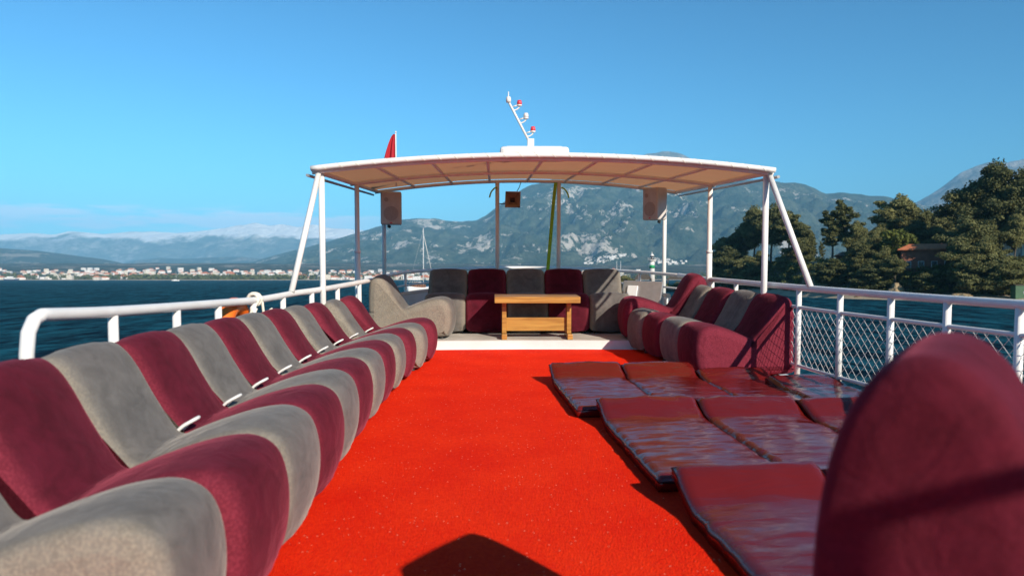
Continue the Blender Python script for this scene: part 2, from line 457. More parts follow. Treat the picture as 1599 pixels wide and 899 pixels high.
def water_mat():
    m = bpy.data.materials.new('sea_water'); m.use_nodes = True
    N, L = m.node_tree.nodes, m.node_tree.links
    b = N['Principled BSDF']
    g = N.new('ShaderNodeNewGeometry')
    hs = []
    for sc, st, rot, det in ((0.16, (1, 2.0, 1), 0.35, 7), (1.3, (1, 1.5, 1), -0.3, 4), (0.03, (1, 2.2, 1), 0.25, 3), (0.30, (1, 3.0, 1), 0.12, 6)):
        mp_ = N.new('ShaderNodeMapping'); mp_.inputs['Scale'].default_value = st; mp_.inputs['Rotation'].default_value = (0, 0, rot)
        L.new(g.outputs['Position'], mp_.inputs[0])
        n = N.new('ShaderNodeTexNoise'); n.inputs['Scale'].default_value = sc; n.inputs['Detail'].default_value = det; n.inputs['Roughness'].default_value = 0.62
        L.new(mp_.outputs[0], n.inputs['Vector'])
        hs.append(n.outputs['Fac'])
    a1 = N.new('ShaderNodeMath'); a1.operation = 'MULTIPLY_ADD'; a1.inputs[1].default_value = 0.16
    L.new(hs[1], a1.inputs[0]); L.new(hs[0], a1.inputs[2])
    bp = N.new('ShaderNodeBump'); bp.inputs['Strength'].default_value = 1.0; bp.inputs['Distance'].default_value = 4.0
    L.new(a1.outputs[0], bp.inputs['Height'])
    ss = []
    for sx, sy, rot in ((.30, .055, .10), (.85, .22, -.08)):
        mp_ = N.new('ShaderNodeMapping'); mp_.inputs['Scale'].default_value = (sx, sy, 1); mp_.inputs['Rotation'].default_value = (0, 0, rot)
        L.new(g.outputs['Position'], mp_.inputs[0])
        n = N.new('ShaderNodeTexNoise'); n.inputs['Scale'].default_value = 1; n.inputs['Detail'].default_value = 5; n.inputs['Roughness'].default_value = 0.65; n.inputs['Distortion'].default_value = 0.4
        L.new(mp_.outputs[0], n.inputs['Vector']); ss.append(n.outputs['Fac'])
    a2 = N.new('ShaderNodeMath'); a2.operation = 'ADD'
    L.new(ss[0], a2.inputs[0]); L.new(ss[1], a2.inputs[1])
    mrw = N.new('ShaderNodeMapRange'); mrw.inputs[1].default_value = 0.86; mrw.inputs[2].default_value = 1.18; L.new(a2.outputs[0], mrw.inputs[0])
    r = N.new('ShaderNodeValToRGB')  # light and dark of the wave facets painted in as colour streaks
    r.color_ramp.elements[0].position = 0.0; r.color_ramp.elements[0].color = (0.0008, 0.012, 0.026, 1)
    r.color_ramp.elements[1].position = 1.0; r.color_ramp.elements[1].color = (0.012, 0.112, 0.160, 1)
    L.new(mrw.outputs[0], r.inputs[0])
    # painted ripple colour plus a reflection whose strength follows the tilt of each ripple
    N.remove(b)
    df = N.new('ShaderNodeBsdfDiffuse'); L.new(r.outputs[0], df.inputs['Color']); L.new(bp.outputs[0], df.inputs['Normal'])
    gl = N.new('ShaderNodeBsdfGlossy'); gl.inputs['Roughness'].default_value = 0.2; L.new(bp.outputs[0], gl.inputs['Normal'])
    fr = N.new('ShaderNodeFresnel'); fr.inputs['IOR'].default_value = 1.33; L.new(bp.outputs[0], fr.inputs['Normal'])
    fk = N.new('ShaderNodeMath'); fk.operation = 'MULTIPLY'; fk.inputs[1].default_value = 0.20; L.new(fr.outputs[0], fk.inputs[0])
    mx = N.new('ShaderNodeMixShader'); L.new(fk.outputs[0], mx.inputs[0]); L.new(df.outputs[0], mx.inputs[1]); L.new(gl.outputs[0], mx.inputs[2])
    L.new(mx.outputs[0], N['Material Output'].inputs[0])
    return m
M_WATER = water_mat()

def terrain_mat(name, green1, green2, rock, rock_amt, scale, snow_z=None):
    m = bpy.data.materials.new(name); m.use_nodes = True
    N, L = m.node_tree.nodes, m.node_tree.links
    b = N['Principled BSDF']; b.inputs['Roughness'].default_value = 0.95; b.inputs['Specular IOR Level'].default_value = 0.1
    g = N.new('ShaderNodeNewGeometry')
    def nz(s, d, ro=.6, dist=0.0, st=(1, 1, 1)):
        mp_ = N.new('ShaderNodeMapping'); mp_.inputs['Scale'].default_value = st
        L.new(g.outputs['Position'], mp_.inputs[0])
        n = N.new('ShaderNodeTexNoise'); n.inputs['Scale'].default_value = s; n.inputs['Detail'].default_value = d
        n.inputs['Roughness'].default_value = ro; n.inputs['Distortion'].default_value = dist
        L.new(mp_.outputs[0], n.inputs['Vector']); return n.outputs['Fac']
    r = N.new('ShaderNodeValToRGB')
    r.color_ramp.elements[0].position = 0.41; r.color_ramp.elements[0].color = (*green1, 1)
    r.color_ramp.elements[1].position = 0.60; r.color_ramp.elements[1].color = (*green2, 1)
    L.new(nz(scale*5, 9, .78), r.inputs[0])
    # bare rock in streaky patches
    p = N.new('ShaderNodeMath'); p.operation = 'MULTIPLY_ADD'; p.inputs[1].default_value = 0.75
    L.new(nz(scale*15, 7, .75, .6, (1, 1, .6)), p.inputs[0]); L.new(nz(scale*1.7, 5, .6, .7), p.inputs[2])
    rr = N.new('ShaderNodeValToRGB')
    rr.color_ramp.elements[0].position = rock_amt; rr.color_ramp.elements[0].color = (0, 0, 0, 1)
    rr.color_ramp.elements[1].position = min(1, rock_amt+0.14); rr.color_ramp.elements[1].color = (1, 1, 1, 1)
    L.new(p.outputs[0], rr.inputs[0])
    mx = N.new('ShaderNodeMixRGB'); mx.inputs[2].default_value = (*rock, 1)
    L.new(rr.outputs[0], mx.inputs[0]); L.new(r.outputs[0], mx.inputs[1])
    last = mx.outputs[0]
    if snow_z is not None:
        sx = N.new('ShaderNodeSeparateXYZ'); L.new(g.outputs['Position'], sx.inputs[0])
        q = N.new('ShaderNodeMath'); q.operation = 'MULTIPLY_ADD'; q.inputs[1].default_value = 480.0
        L.new(nz(scale*2.2, 6, .65), q.inputs[0]); L.new(sx.outputs['Z'], q.inputs[2])
        mr = N.new('ShaderNodeMapRange'); mr.inputs[1].default_value = snow_z; mr.inputs[2].default_value = snow_z+70
        L.new(q.outputs[0], mr.inputs[0])
        ms = N.new('ShaderNodeMixRGB'); ms.inputs[2].default_value = (0.90, 0.89, 0.89, 1)
        L.new(mr.outputs[0], ms.inputs[0]); L.new(last, ms.inputs[1]); last = ms.outputs[0]
    L.new(last, b.inputs['Base Color'])
    bp = N.new('ShaderNodeBump'); bp.inputs['Strength'].default_value = 1.0; bp.inputs['Distance'].default_value = 0.10/scale
    L.new(nz(scale*7, 7, .7), bp.inputs['Height']); L.new(bp.outputs[0], b.inputs['Normal'])
    return m

def foliage(name, c1, c2, trans=0.25):
    m = bpy.data.materials.new(name); m.use_nodes = True
    N, L = m.node_tree.nodes, m.node_tree.links
    b = N['Principled BSDF']; b.inputs['Roughness'].default_value = 0.75; b.inputs['Specular IOR Level'].default_value = 0.2
    t = N.new('ShaderNodeTexCoord'); oi = N.new('ShaderNodeObjectInfo')
    n = N.new('ShaderNodeTexNoise'); n.inputs['Scale'].default_value = 0.55; n.inputs['Detail'].default_value = 5; n.inputs['Roughness'].default_value = .7
    L.new(t.outputs['Object'], n.inputs['Vector'])
    ad = N.new('ShaderNodeMath'); ad.operation = 'MULTIPLY_ADD'; ad.inputs[1].default_value = 0.22
    L.new(oi.outputs['Random'], ad.inputs[0]); L.new(n.outputs['Fac'], ad.inputs[2])
    r = N.new('ShaderNodeValToRGB')
    r.color_ramp.elements[0].position = 0.42; r.color_ramp.elements[0].color = (*c1, 1)
    r.color_ramp.elements[1].position = 0.82; r.color_ramp.elements[1].color = (*c2, 1)
    L.new(ad.outputs[0], r.inputs[0]); L.new(r.outputs[0], b.inputs['Base Color'])
    tr = N.new('ShaderNodeBsdfTranslucent'); L.new(r.outputs[0], tr.inputs['Color'])
    mx = N.new('ShaderNodeMixShader'); mx.inputs[0].default_value = trans
    L.new(b.outputs[0], mx.inputs[1]); L.new(tr.outputs[0], mx.inputs[2])
    L.new(mx.outputs[0], N['Material Output'].inputs[0])
    return m
M_PINE = foliage('pine_needles', (0.056, 0.070, 0.027), (0.26, 0.245, 0.09))
M_BROAD = foliage('yellow_green_leaves', (0.075, 0.095, 0.018), (0.13, 0.145, 0.03))
M_SHRUB = foliage('shrub_leaves', (0.045, 0.064, 0.022), (0.20, 0.205, 0.06))
M_BARK = mat('pine_bark', (0.10, 0.075, 0.055), 0.9, 0.3, 3)
M_SHORE = terrain_mat('headland_ground', (0.045, 0.05, 0.025), (0.10, 0.085, 0.045), (0.34, 0.27, 0.17), 0.86, 0.05)
M_SAND = mat('beach_sand', (0.36, 0.29, 0.19), 0.95, 0.15, 0.4)
M_ROOF = mat('orange_roof_tiles', (0.50, 0.155, 0.06), 0.8, 0.2, 1.2)
M_BRICK = mat('red_brown_wall', (0.26, 0.10, 0.06), 0.85, 0.2, 0.8)
M_CREAM = mat('cream_render', (0.66, 0.60, 0.50), 0.85, 0.08, 0.2)
M_PALE = mat('white_render', (0.72, 0.69, 0.65), 0.85, 0.06, 0.2)
M_WINDOW = mat('dark_window_glass', (0.02, 0.025, 0.03), 0.1)
M_CONC = mat('pale_concrete', (0.36, 0.35, 0.33), 0.85, 0.15, 0.8)
M_THATCH = mat('dark_thatch', (0.07, 0.055, 0.04), 0.95, 0.25, 1.5)
M_BINGREEN = mat('green_box_paint', (0.03, 0.09, 0.035), 0.5, 0.1, 2)
M_LGREEN = mat('green_band', (0.01, 0.30, 0.10), 0.5)
M_HULLW = mat('boat_white', (0.75, 0.74, 0.72), 0.4)
M_HULLD = mat('boat_dark_blue', (0.03, 0.05, 0.09), 0.4)
M_BOATWOOD = mat('boat_brown', (0.22, 0.09, 0.04), 0.5)

# ------------------------------------------------------------------ far scenery: pixel columns of the photograph give bearings
YAW = R(1.37)
def far(px, d, z=0.0):
    x = (px-799.5)/FPX*d
    return Vector((x*cos(YAW) + d*sin(YAW), -x*sin(YAW) + d*cos(YAW), z))
def zat(py, d):
    return SEA_EYE + (434.0-py)/FPX*d

def fbm(x, y, z=0.0, o=6):
    return noise.fractal(Vector((x, y, z)), 0.9, 2.1, o, noise_basis='PERLIN_ORIGINAL')
def ridged(x, y, z=0.0, o=6):
    return noise.ridged_multi_fractal(Vector((x, y, z)), 0.9, 2.1, o, 1.0, 2.0, noise_basis='PERLIN_ORIGINAL')

def mountain(name, prof, d_foot, d_ridge, d_back, m, label, px0, px1, nx=260, ny=70, seed=0.0, rough=0.16, power=1.25, foot_z=-2.0, nscale=1.0):
    xs = np.linspace(px0, px1, nx)
    py = np.interp(xs, [p[0] for p in prof], [p[1] for p in prof])
    V = np.zeros((ny, nx, 3))
    nr = int(ny*0.8)
    for i, px in enumerate(xs):
        hr = zat(py[i], d_ridge)
        for j in range(ny):
            if j < nr:
                t = j/(nr-1)
                d = d_foot + (d_ridge-d_foot)*t
                h = foot_z + (hr-foot_z)*t**power
                amp = hr*rough*(t*(1.02-t))*4*0.8 + hr*0.012
            else:
                t2 = (j-nr+1)/(ny-nr)
                d = d_ridge + (d_back-d_ridge)*t2
                h = hr*(1-t2**1.2)
                amp = hr*rough*0.3*t2
            p = far(px, d)
            k = nscale*4.2/ (d_ridge*0.35)
            rn = ridged(p.x*k, p.y*k, seed)*0.55 - 0.75 + 0.6*fbm(p.x*k*3, p.y*k*3, seed+7)
            V[j, i] = (p.x, p.y, max(h + amp*rn, foot_z))
    me = grid_mesh(name, V, nx, ny, m)
    o = link(name, me)
    tag(o, label, 'mountain', None, 'structure')
    return o

M_MT1 = terrain_mat('forested_limestone', (0.032, 0.055, 0.036), (0.105, 0.125, 0.085), (0.50, 0.46, 0.40), 0.985, 0.0016)
M_MT2 = terrain_mat('grey_peak_rock', (0.10, 0.10, 0.075), (0.20, 0.185, 0.15), (0.40, 0.37, 0.33), 0.86, 0.0012)
M_MT3 = terrain_mat('blue_far_range', (0.09, 0.10, 0.08), (0.17, 0.17, 0.14), (0.35, 0.33, 0.30), 0.86, 0.0006, snow_z=800)
M_MT4 = terrain_mat('low_hills', (0.035, 0.045, 0.025), (0.09, 0.085, 0.05), (0.30, 0.25, 0.19), 0.93, 0.0022)

main_prof = [(300, 436), (345, 428), (370, 417), (420, 401), (470, 388), (520, 374), (560, 362), (600, 352), (630, 342), (650, 340), (680, 341), (720, 346), (745, 343), (760, 336),
             (780, 320), (805, 302), (830, 289), (870, 279), (930, 281), (1000, 276), (1060, 279), (1120, 281), (1180, 281), (1212, 284), (1240, 286), (1268, 291), (1290, 301), (1320, 298),
             (1352, 306), (1385, 307), (1430, 318), (1500, 330), (1700, 350), (2000, 400), (2100, 434)]
mt_main = mountain('mountain', main_prof, 3000, 6200, 8500, M_MT1, 'forested mountainside with pale limestone patches rising behind the bow', 300, 2100, 520, 120, 1.3, 0.20, 1.15)
peak_prof = [(700, 400), (850, 320), (940, 275), (985, 248), (1012, 240), (1030, 237), (1048, 237), (1064, 241), (1082, 249), (1120, 270), (1200, 300), (1300, 330), (1400, 360), (1600, 420)]
mountain('mountain', peak_prof, 7000, 9500, 12500, M_MT2, 'bare grey rocky summit showing just above the awning edge', 700, 1600, 160, 50, 5.1, 0.12, 1.0)
right_prof = [(1300, 420), (1380, 350), (1427, 317), (1450, 304), (1475, 288), (1500, 270), (1520, 260), (1547, 252), (1570, 255), (1599, 247), (1640, 232), (1700, 215), (1800, 220), (2000, 300), (2200, 400)]
mountain('mountain', right_prof, 6800, 8800, 11500, M_MT2, 'blue grey mountain flank rising behind the tall pines', 1300, 2200, 200, 50, 9.7, 0.12, 1.0)
snow_prof = [(-800, 380), (-300, 372), (0, 366), (40, 364), (85, 366), (110, 361), (130, 362), (160, 366), (200, 362), (240, 361), (280, 364), (320, 360), (345, 357), (365, 353), (385, 351), (400, 347), (420, 352), (440, 350), (465, 355),
             (490, 350), (515, 356), (550, 358), (600, 362), (700, 372), (900, 390), (1000, 400)]
mountain('snow_mountain', snow_prof, 9300, 11200, 13500, M_MT3, 'distant blue mountain range with snow along its crest', -800, 1000, 300, 60, 13.1, 0.10, 0.9)
hill1 = [(-900, 395), (-300, 380), (-100, 383), (0, 387), (60, 391), (110, 398), (150, 403), (185, 409), (210, 416), (250, 424), (300, 434)]
mountain('hill', hill1, 4000, 5600, 7000, M_MT4, 'low dark hill behind the far left waterfront', -900, 300, 200, 40, 17.3, 0.14, 1.0)
hill2 = [(100, 436), (180, 414), (210, 407), (250, 402), (290, 404), (325, 402), (350, 401), (380, 401), (410, 404), (480, 412), (560, 430)]
mountain('hill', hill2, 6000, 8200, 9800, M_MT4, 'low blue hill between the dark hill and the limestone mountain', 100, 560, 120, 40, 21.3, 0.12, 1.0)

# shore land under the town
xs = np.linspace(-900, 1400, 240); ds = np.concatenate([np.linspace(0, 1, 30)])
V = np.zeros((30, 240, 3))
for i, px in enumerate(xs):
    s0 = 1650 + 60*sin(px*0.013) + 25*sin(px*0.05)
    for j, t in enumerate(ds):
        d = s0 + (3600-s0)*t
        h = -1.0 + 2.2*min(1, t*30) + 85*max(0, t-0.10)**1.15 + (6*fbm(px*0.01, t*4, 3.0))*t
        p = far(px, d, h); V[j, i] = p
shore = link('shore_land', grid_mesh('shore_land', V, 240, 30, M_MT4)); tag(shore, 'low coastal plain under the far waterfront town', 'ground', None, 'structure')
V = np.zeros((2, 240, 3))
for i, px in enumerate(xs):
    s0 = 1650 + 60*sin(px*0.013) + 25*sin(px*0.05)
    V[0, i] = far(px, s0+8, 0.3); V[1, i] = far(px, s0+26, 1.9)
q = link('beach', grid_mesh('beach', V, 240, 2, M_SAND)); tag(q, 'pale strip of beach along the far waterfront', 'beach', None, 'structure')

def bvh_of(o):
    me = o.data
    return BVHTree.FromPolygons([v.co for v in me.vertices], [tuple(p.vertices) for p in me.polygons])
BV_MAIN, BV_SHORE = bvh_of(mt_main), bvh_of(shore)
def drop(p):
    zz = []
    for b in (BV_MAIN, BV_SHORE):
        h = b.ray_cast(Vector((p.x, p.y, 5000)), Vector((0, 0, -1)))
        if h[0] is not None: zz.append(h[0].z)
    return max(zz) if zz else 0.0
def aim(px, py):
    d = (far(px, 1000) + Vector((0, 0, (434-py)/FPX*1000))).normalized()
    h = BV_MAIN.ray_cast(Vector((0, 0, SEA_EYE)), d)
    return h[0]

# sea
mb = MB(); mb.smooth = False
mb.add([(-30000, -20000, 0), (30000, -20000, 0), (30000, 30000, 0), (-30000, 30000, 0)], [(0, 1, 2, 3)])
sea = mb.build('sea', M_WATER, None, False); tag(sea, 'deep blue rippled sea all round the boat', 'sea', None, 'structure')

# ------------------------------------------------------------------ town houses
def house_mesh(name, w, d, h, roof, wall, flat):
    mb = MB(); mb.smooth = False
    mb.mi = 0; mb.box((0, 0, h/2), (w, d, h))
    for s in (-1,):
        mb.mi = 2
        nwin = max(2, int(w/3.2))
        for f in range(max(1, int(h/3.1))):
            for k in range(nwin):
                mb.box(((k+.5)/nwin*w - w/2, -d/2, 1.7+f*3.1), (1.3, 0.2, 1.3))
    mb.mi = 1
    if flat:
        mb.box((0, 0, h+0.25), (w*1.03, d*1.03, 0.5))
    else:
        o, rh = 0.6, min(w, d)*0.24
        a, b = w/2+o, d/2+o
        mb.add([(-a, -b, h), (a, -b, h), (a, b, h), (-a, b, h), (-a*.5, 0, h+rh), (a*.5, 0, h+rh)],
               [(0, 1, 5, 4), (1, 2, 5), (2, 3, 4, 5), (3, 0, 4), (3, 2, 1, 0)])
    return mb.mesh(name, [wall, roof, M_WINDOW])
HM = [house_mesh('house', 13, 10, 6.4, M_ROOF, M_CREAM, False), house_mesh('house', 17, 11, 7, M_ROOF, M_PALE, False),
      house_mesh('apartment', 22, 13, 13, M_CONC, M_PALE, True), house_mesh('apartment', 16, 12, 16, M_CREAM, M_CREAM, True),
      house_mesh('house', 11, 9, 5, M_PALE, M_PALE, True)]
rng = random.Random(4)
def house(px, d, k, label, group, sc=1.0, z=None):
    p = far(px, d)
    o = link('house' if k in (0, 1, 4) else 'apartment_block', HM[k])
    o.location = (p.x, p.y, (drop(p) if z is None else z) - 0.6)
    o.rotation_euler = (0, 0, rng.uniform(-.5, .5) - atan2(p.x, p.y))
    o.scale = (sc, sc, sc*rng.uniform(.85, 1.25))
    tag(o, label, 'house' if k in (0, 1, 4) else 'apartment block', group)
    return o
for i in range(430):
    px = rng.uniform(-5, 665) if i < 375 else rng.uniform(665, 1010)
    t = rng.random()
    d = 1700 + 900*t**1.3
    if 120 < px < 420 and t < .28 and rng.random() < .75: d += 330
    k = rng.choices((0, 1, 2, 3, 4), (4, 3, 2.0, 1.2, 2))[0]
    if k in (0, 1, 4): house(px, d, k, 'small pale house in the far waterfront town', 'houses in the far waterfront town', rng.uniform(.65, 1.15))
    else: house(px, d, k, 'pale flat roofed apartment block in the far waterfront town', 'apartment blocks in the far waterfront town', rng.uniform(.5, .85))
def hill_village(n, poly_fn, lab, grp, sc):
    for i in range(n):
        px, py = poly_fn()
        h = aim(px, py)
        if h is None: continue
        k = rng.choices((1, 2, 4, 4), (1, 2, 3, 2))[0]
        o = link('villa', HM[4 if k == 1 else k]); o.location = h - Vector((0, 0, 1.5))
        o.rotation_euler = (0, 0, rng.uniform(-.4, .4)); o.scale = (sc*rng.uniform(.8, 1.3),)*2 + (sc*rng.uniform(.9, 1.3),)
        tag(o, lab, 'villa', grp)
def va():
    t = rng.random(); return 912 + 66*t, 414 - 16*t + rng.uniform(-7, 6)*(1-t*.75) - (5 if rng.random() < .3 else 0)*(1-t)
hill_village(120, va, 'white villa stacked on the mountainside behind the bow sofa', 'white villas on the mountainside', 0.58)
def vb():
    return rng.uniform(1018, 1071), 409 + rng.uniform(-3, 4)
hill_village(46, vb, 'white villa in the low row right of the lighthouse top', 'villas right of the lighthouse', 0.55)
def vc():
    t = rng.random(); return 790 + 75*t, 421 - 6*rng.random()
hill_village(40, vc, 'white villa on the low slope behind the middle awning posts', 'villas on the low slope', 0.6)
def vd():
    t = rng.random(); return rng.choice((rng.uniform(128, 158), rng.uniform(300, 400))), 0
for (px, d, k) in ((131, 2750, 2), (141, 2760, 2), (151, 2740, 2), (246, 2750, 1), (263, 2700, 3)):
    house(px, d, k, 'long pale block standing high above the waterfront trees', 'pale blocks above the waterfront trees', .7)

# tree belt along the far shore: uncountable
def leaf_clump(rs, c, r, n, size, aspect=0.5, up=0.3):
    """n quads scattered in an ellipsoid shell r round c"""
    u = rs.normal(size=(n, 3)); u /= np.linalg.norm(u, axis=1, keepdims=True)
    rad = rs.random(n)**0.45
    P = np.array(c) + u*np.array(r)*rad[:, None]
    nrm = u*np.array([.7, .7, 1.0]) + rs.normal(size=(n, 3))*0.55 + np.array([0, 0, up]); nrm /= np.linalg.norm(nrm, axis=1, keepdims=True)
    a = np.cross(nrm, rs.normal(size=(n, 3))); a /= np.linalg.norm(a, axis=1, keepdims=True)
    b = np.cross(nrm, a)
    s = size*(0.6+0.8*rs.random(n))[:, None]
    a, b = a*s, b*s*aspect
    return np.stack([P-a-b*.6, P+a*.2-b, P+a+b*.4, P-a*.3+b], axis=1)
rs = np.random.RandomState(3)
Q = []
for i in range(760):
    px = rs.uniform(-60, 1120) if i > 330 else rs.uniform(130, 450)
    s0 = 1650 + 60*sin(px*0.013) + 25*sin(px*0.05)
    d = s0 + rs.uniform(30, 160)
    if px > 480 or px < 115: d = s0 + rs.uniform(40, 500)
    p = far(px, d); r = rs.uniform(3.5, 7.5)
    z = drop(p)
    Q.append(leaf_clump(rs, (p.x, p.y, z+r*0.95), (r*1.1, r*1.1, r), 60, 1.8, .8))
o = link('shore_woods', quads_mesh('shore_woods', np.concatenate(Q), M_SHRUB)); tag(o, 'dark green belt of trees along the far waterfront', 'woods', None, 'stuff')

# ------------------------------------------------------------------ the near headland with its pines
SH = [(1060, 330), (1085, 268), (1100, 258), (1158, 232), (1200, 214), (1262, 190), (1330, 176), (1400, 167), (1500, 158), (1599, 151), (1800, 142), (2200, 135), (2800, 130)]
def shore_d(px): return float(np.interp(px, [p[0] for p in SH], [p[1] for p in SH]))
def head_z(px, d):
    u = d - shore_d(px)
    e = min(1, max(0, (px-1075)/110.0)); e = e*e*(3-2*e)
    wob = 0.8*fbm(px*0.03, d*0.05, 2.0) + 0.5*fbm(px*0.12, d*0.2, 4.0)
    if u < 0: h = -1.5
    elif u < 5: h = -0.3 + u*0.22
    elif u < 8: h = 0.8 + (u-5)*0.1
    elif u < 20: h = 1.1 + (1.2+5.6*e)*((u-8)/12)**0.8
    else: h = 2.3+5.6*e + min(u-20, 120)*0.035*e + wob*min(1, (u-20)/10)
    back = 160 + 120*e
    if u > back: h -= (u-back)*0.35
    return h + (wob*0.5 if 8 < u <= 20 else 0)
nx, ny = 220, 90
xs = np.concatenate([np.linspace(1055, 1660, 160), np.linspace(1670, 2700, 60)])
us = np.concatenate([np.linspace(-4, 30, 55), np.linspace(32, 330, 35)])
V = np.zeros((ny, nx, 3))
for i, px in enumerate(xs):
    for j, u in enumerate(us):
        d = shore_d(px)+u
        V[j, i] = far(px, d, max(-1.8, head_z(px, d)))
o = link('headland', grid_mesh('headland', V, nx, ny, M_SHORE)); tag(o, 'wooded headland sloping to the water on the right', 'headland', None, 'structure')
V = np.zeros((4, 160, 3))
for i, px in enumerate(xs[:160]):
    for j, u in enumerate((0.3, 2.5, 5, 8.2)):
        d = shore_d(px)+u; V[j, i] = far(px, d, head_z(px, d)+0.12)
o = link('beach', grid_mesh('beach', V, 160, 4, M_SAND)); tag(o, 'narrow sandy beach at the foot of the headland', 'beach', None, 'structure')

def pine_meshes(seed, h, spread, first=0.35, lean=0.0, nl=34, flat=0.5, top=True):
    r_ = random.Random(seed); rs_ = np.random.RandomState(seed)
    mb = MB()
    bx, by = r_.uniform(-1, 1)*lean, r_.uniform(-1, 1)*lean
    def axis(t): return Vector((bx*t*t*h*0.3 + 0.02*h*sin(5*t+seed), by*t*t*h*0.3 + 0.02*h*cos(4*t+seed), t*h*0.95))
    pts = [axis(k/9) for k in range(10)]
    mb.tube([p - Vector((0, 0, 1.0 if i == 0 else 0)) for i, p in enumerate(pts)], [0.42*(1-0.85*k/9)*h/18 for k in range(10)], 7)
    Q = []
    for k in range(nl):
        t = first + (1-first)*((k+r_.random())/nl)
        p0 = axis(t*0.93)
        a = r_.uniform(0, 2*pi)
        prof = sin(pi*min(1, (t-first)/(1-first)*0.80+0.20))**0.7
        ln = spread*(0.35+0.65*r_.random())*prof
        el = r_.uniform(-0.05, 0.45)
        e = p0 + Vector((cos(a)*ln, sin(a)*ln, ln*el))
        mid = (p0+e)/2 + Vector((0, 0, -0.06*ln))
        mb.tube([p0, mid, e], [0.10*h/18, 0.07*h/18, 0.03], 5)
        for c in range(3 if ln > spread*.4 else 2):
            s = 1 - 0.33*c
            q = p0.lerp(e, s) + Vector((r_.gauss(0, .5), r_.gauss(0, .5), r_.uniform(0, .5)))*spread/6
            rr = spread*r_.uniform(0.18, 0.34)
            Q.append(leaf_clump(rs_, q, (rr*1.15, rr*1.15, rr*flat), int(170*(rr/1.3)**1.3)+40, 0.30, .5))
    if top:
        Q.append(leaf_clump(rs_, axis(1.0), (spread*.28, spread*.28, spread*.2), 140, .40, .42))
    return quads_mesh('crown', np.concatenate(Q), M_PINE), mb.mesh('trunk', M_BARK)
PINES = {'umbrella': pine_meshes(1, 19, 7.0, .42, .2, 44, .55), 'thin': pine_meshes(2, 17, 3.4, .42, .35, 26, .6),
         'broad': pine_meshes(3, 22, 7.6, .28, .2, 62, .55), 'full': pine_meshes(4, 15, 5.8, .12, .25, 50, .6),
         'lean': pine_meshes(5, 17, 6.2, .48, .8, 30, .4), 'small': pine_meshes(6, 10, 4.0, .15, .3, 34, .6)}
def broad_meshes(seed, h, r):
    r_ = random.Random(seed); rs_ = np.random.RandomState(seed); mb = MB()
    mb.tube([(0, 0, -1), (0.1, 0, h*.3), (0, .2, h*.7)], [.28, .2, .06], 7); Q = []
    for k in range(26):
        a = r_.uniform(0, 2*pi); rr = r*sqrt(r_.random())*.8; z = h*(.35+.55*r_.random())
        c = (rr*cos(a), rr*sin(a), z)
        mb.tube([(0, .1, h*.35), (c[0]*.6, c[1]*.6, z*.85), c], [.08, .05, .02], 5)
        Q.append(leaf_clump(rs_, c, (r*.33, r*.33, r*.28), 95, .36, .6))
    return quads_mesh('crown', np.concatenate(Q), M_BROAD), mb.mesh('trunk', M_BARK)
BROAD = broad_meshes(8, 9, 4.2)
def tree(px, py_top, d, kind, label, name='pine_tree', rz=0.0, wide=1.0, base_h=None):
    crown, trunk = BROAD if kind == 'leafy' else PINES[kind]
    p = far(px, d); z0 = head_z(px, d) if base_h is None else base_h
    H0 = {'umbrella': 19, 'thin': 17, 'broad': 22, 'full': 15, 'lean': 17, 'small': 10, 'leafy': 9}[kind]
    s = max(0.25, (zat(py_top, d)-z0)/H0)
    r = empty(name, (p.x, p.y, z0), rz, False); r.scale = (s*wide, s*wide, s)
    link('crown', crown, r); link('trunk', trunk, r)
    tag(r, label, 'tree', 'trees on the wooded headland')
    return r
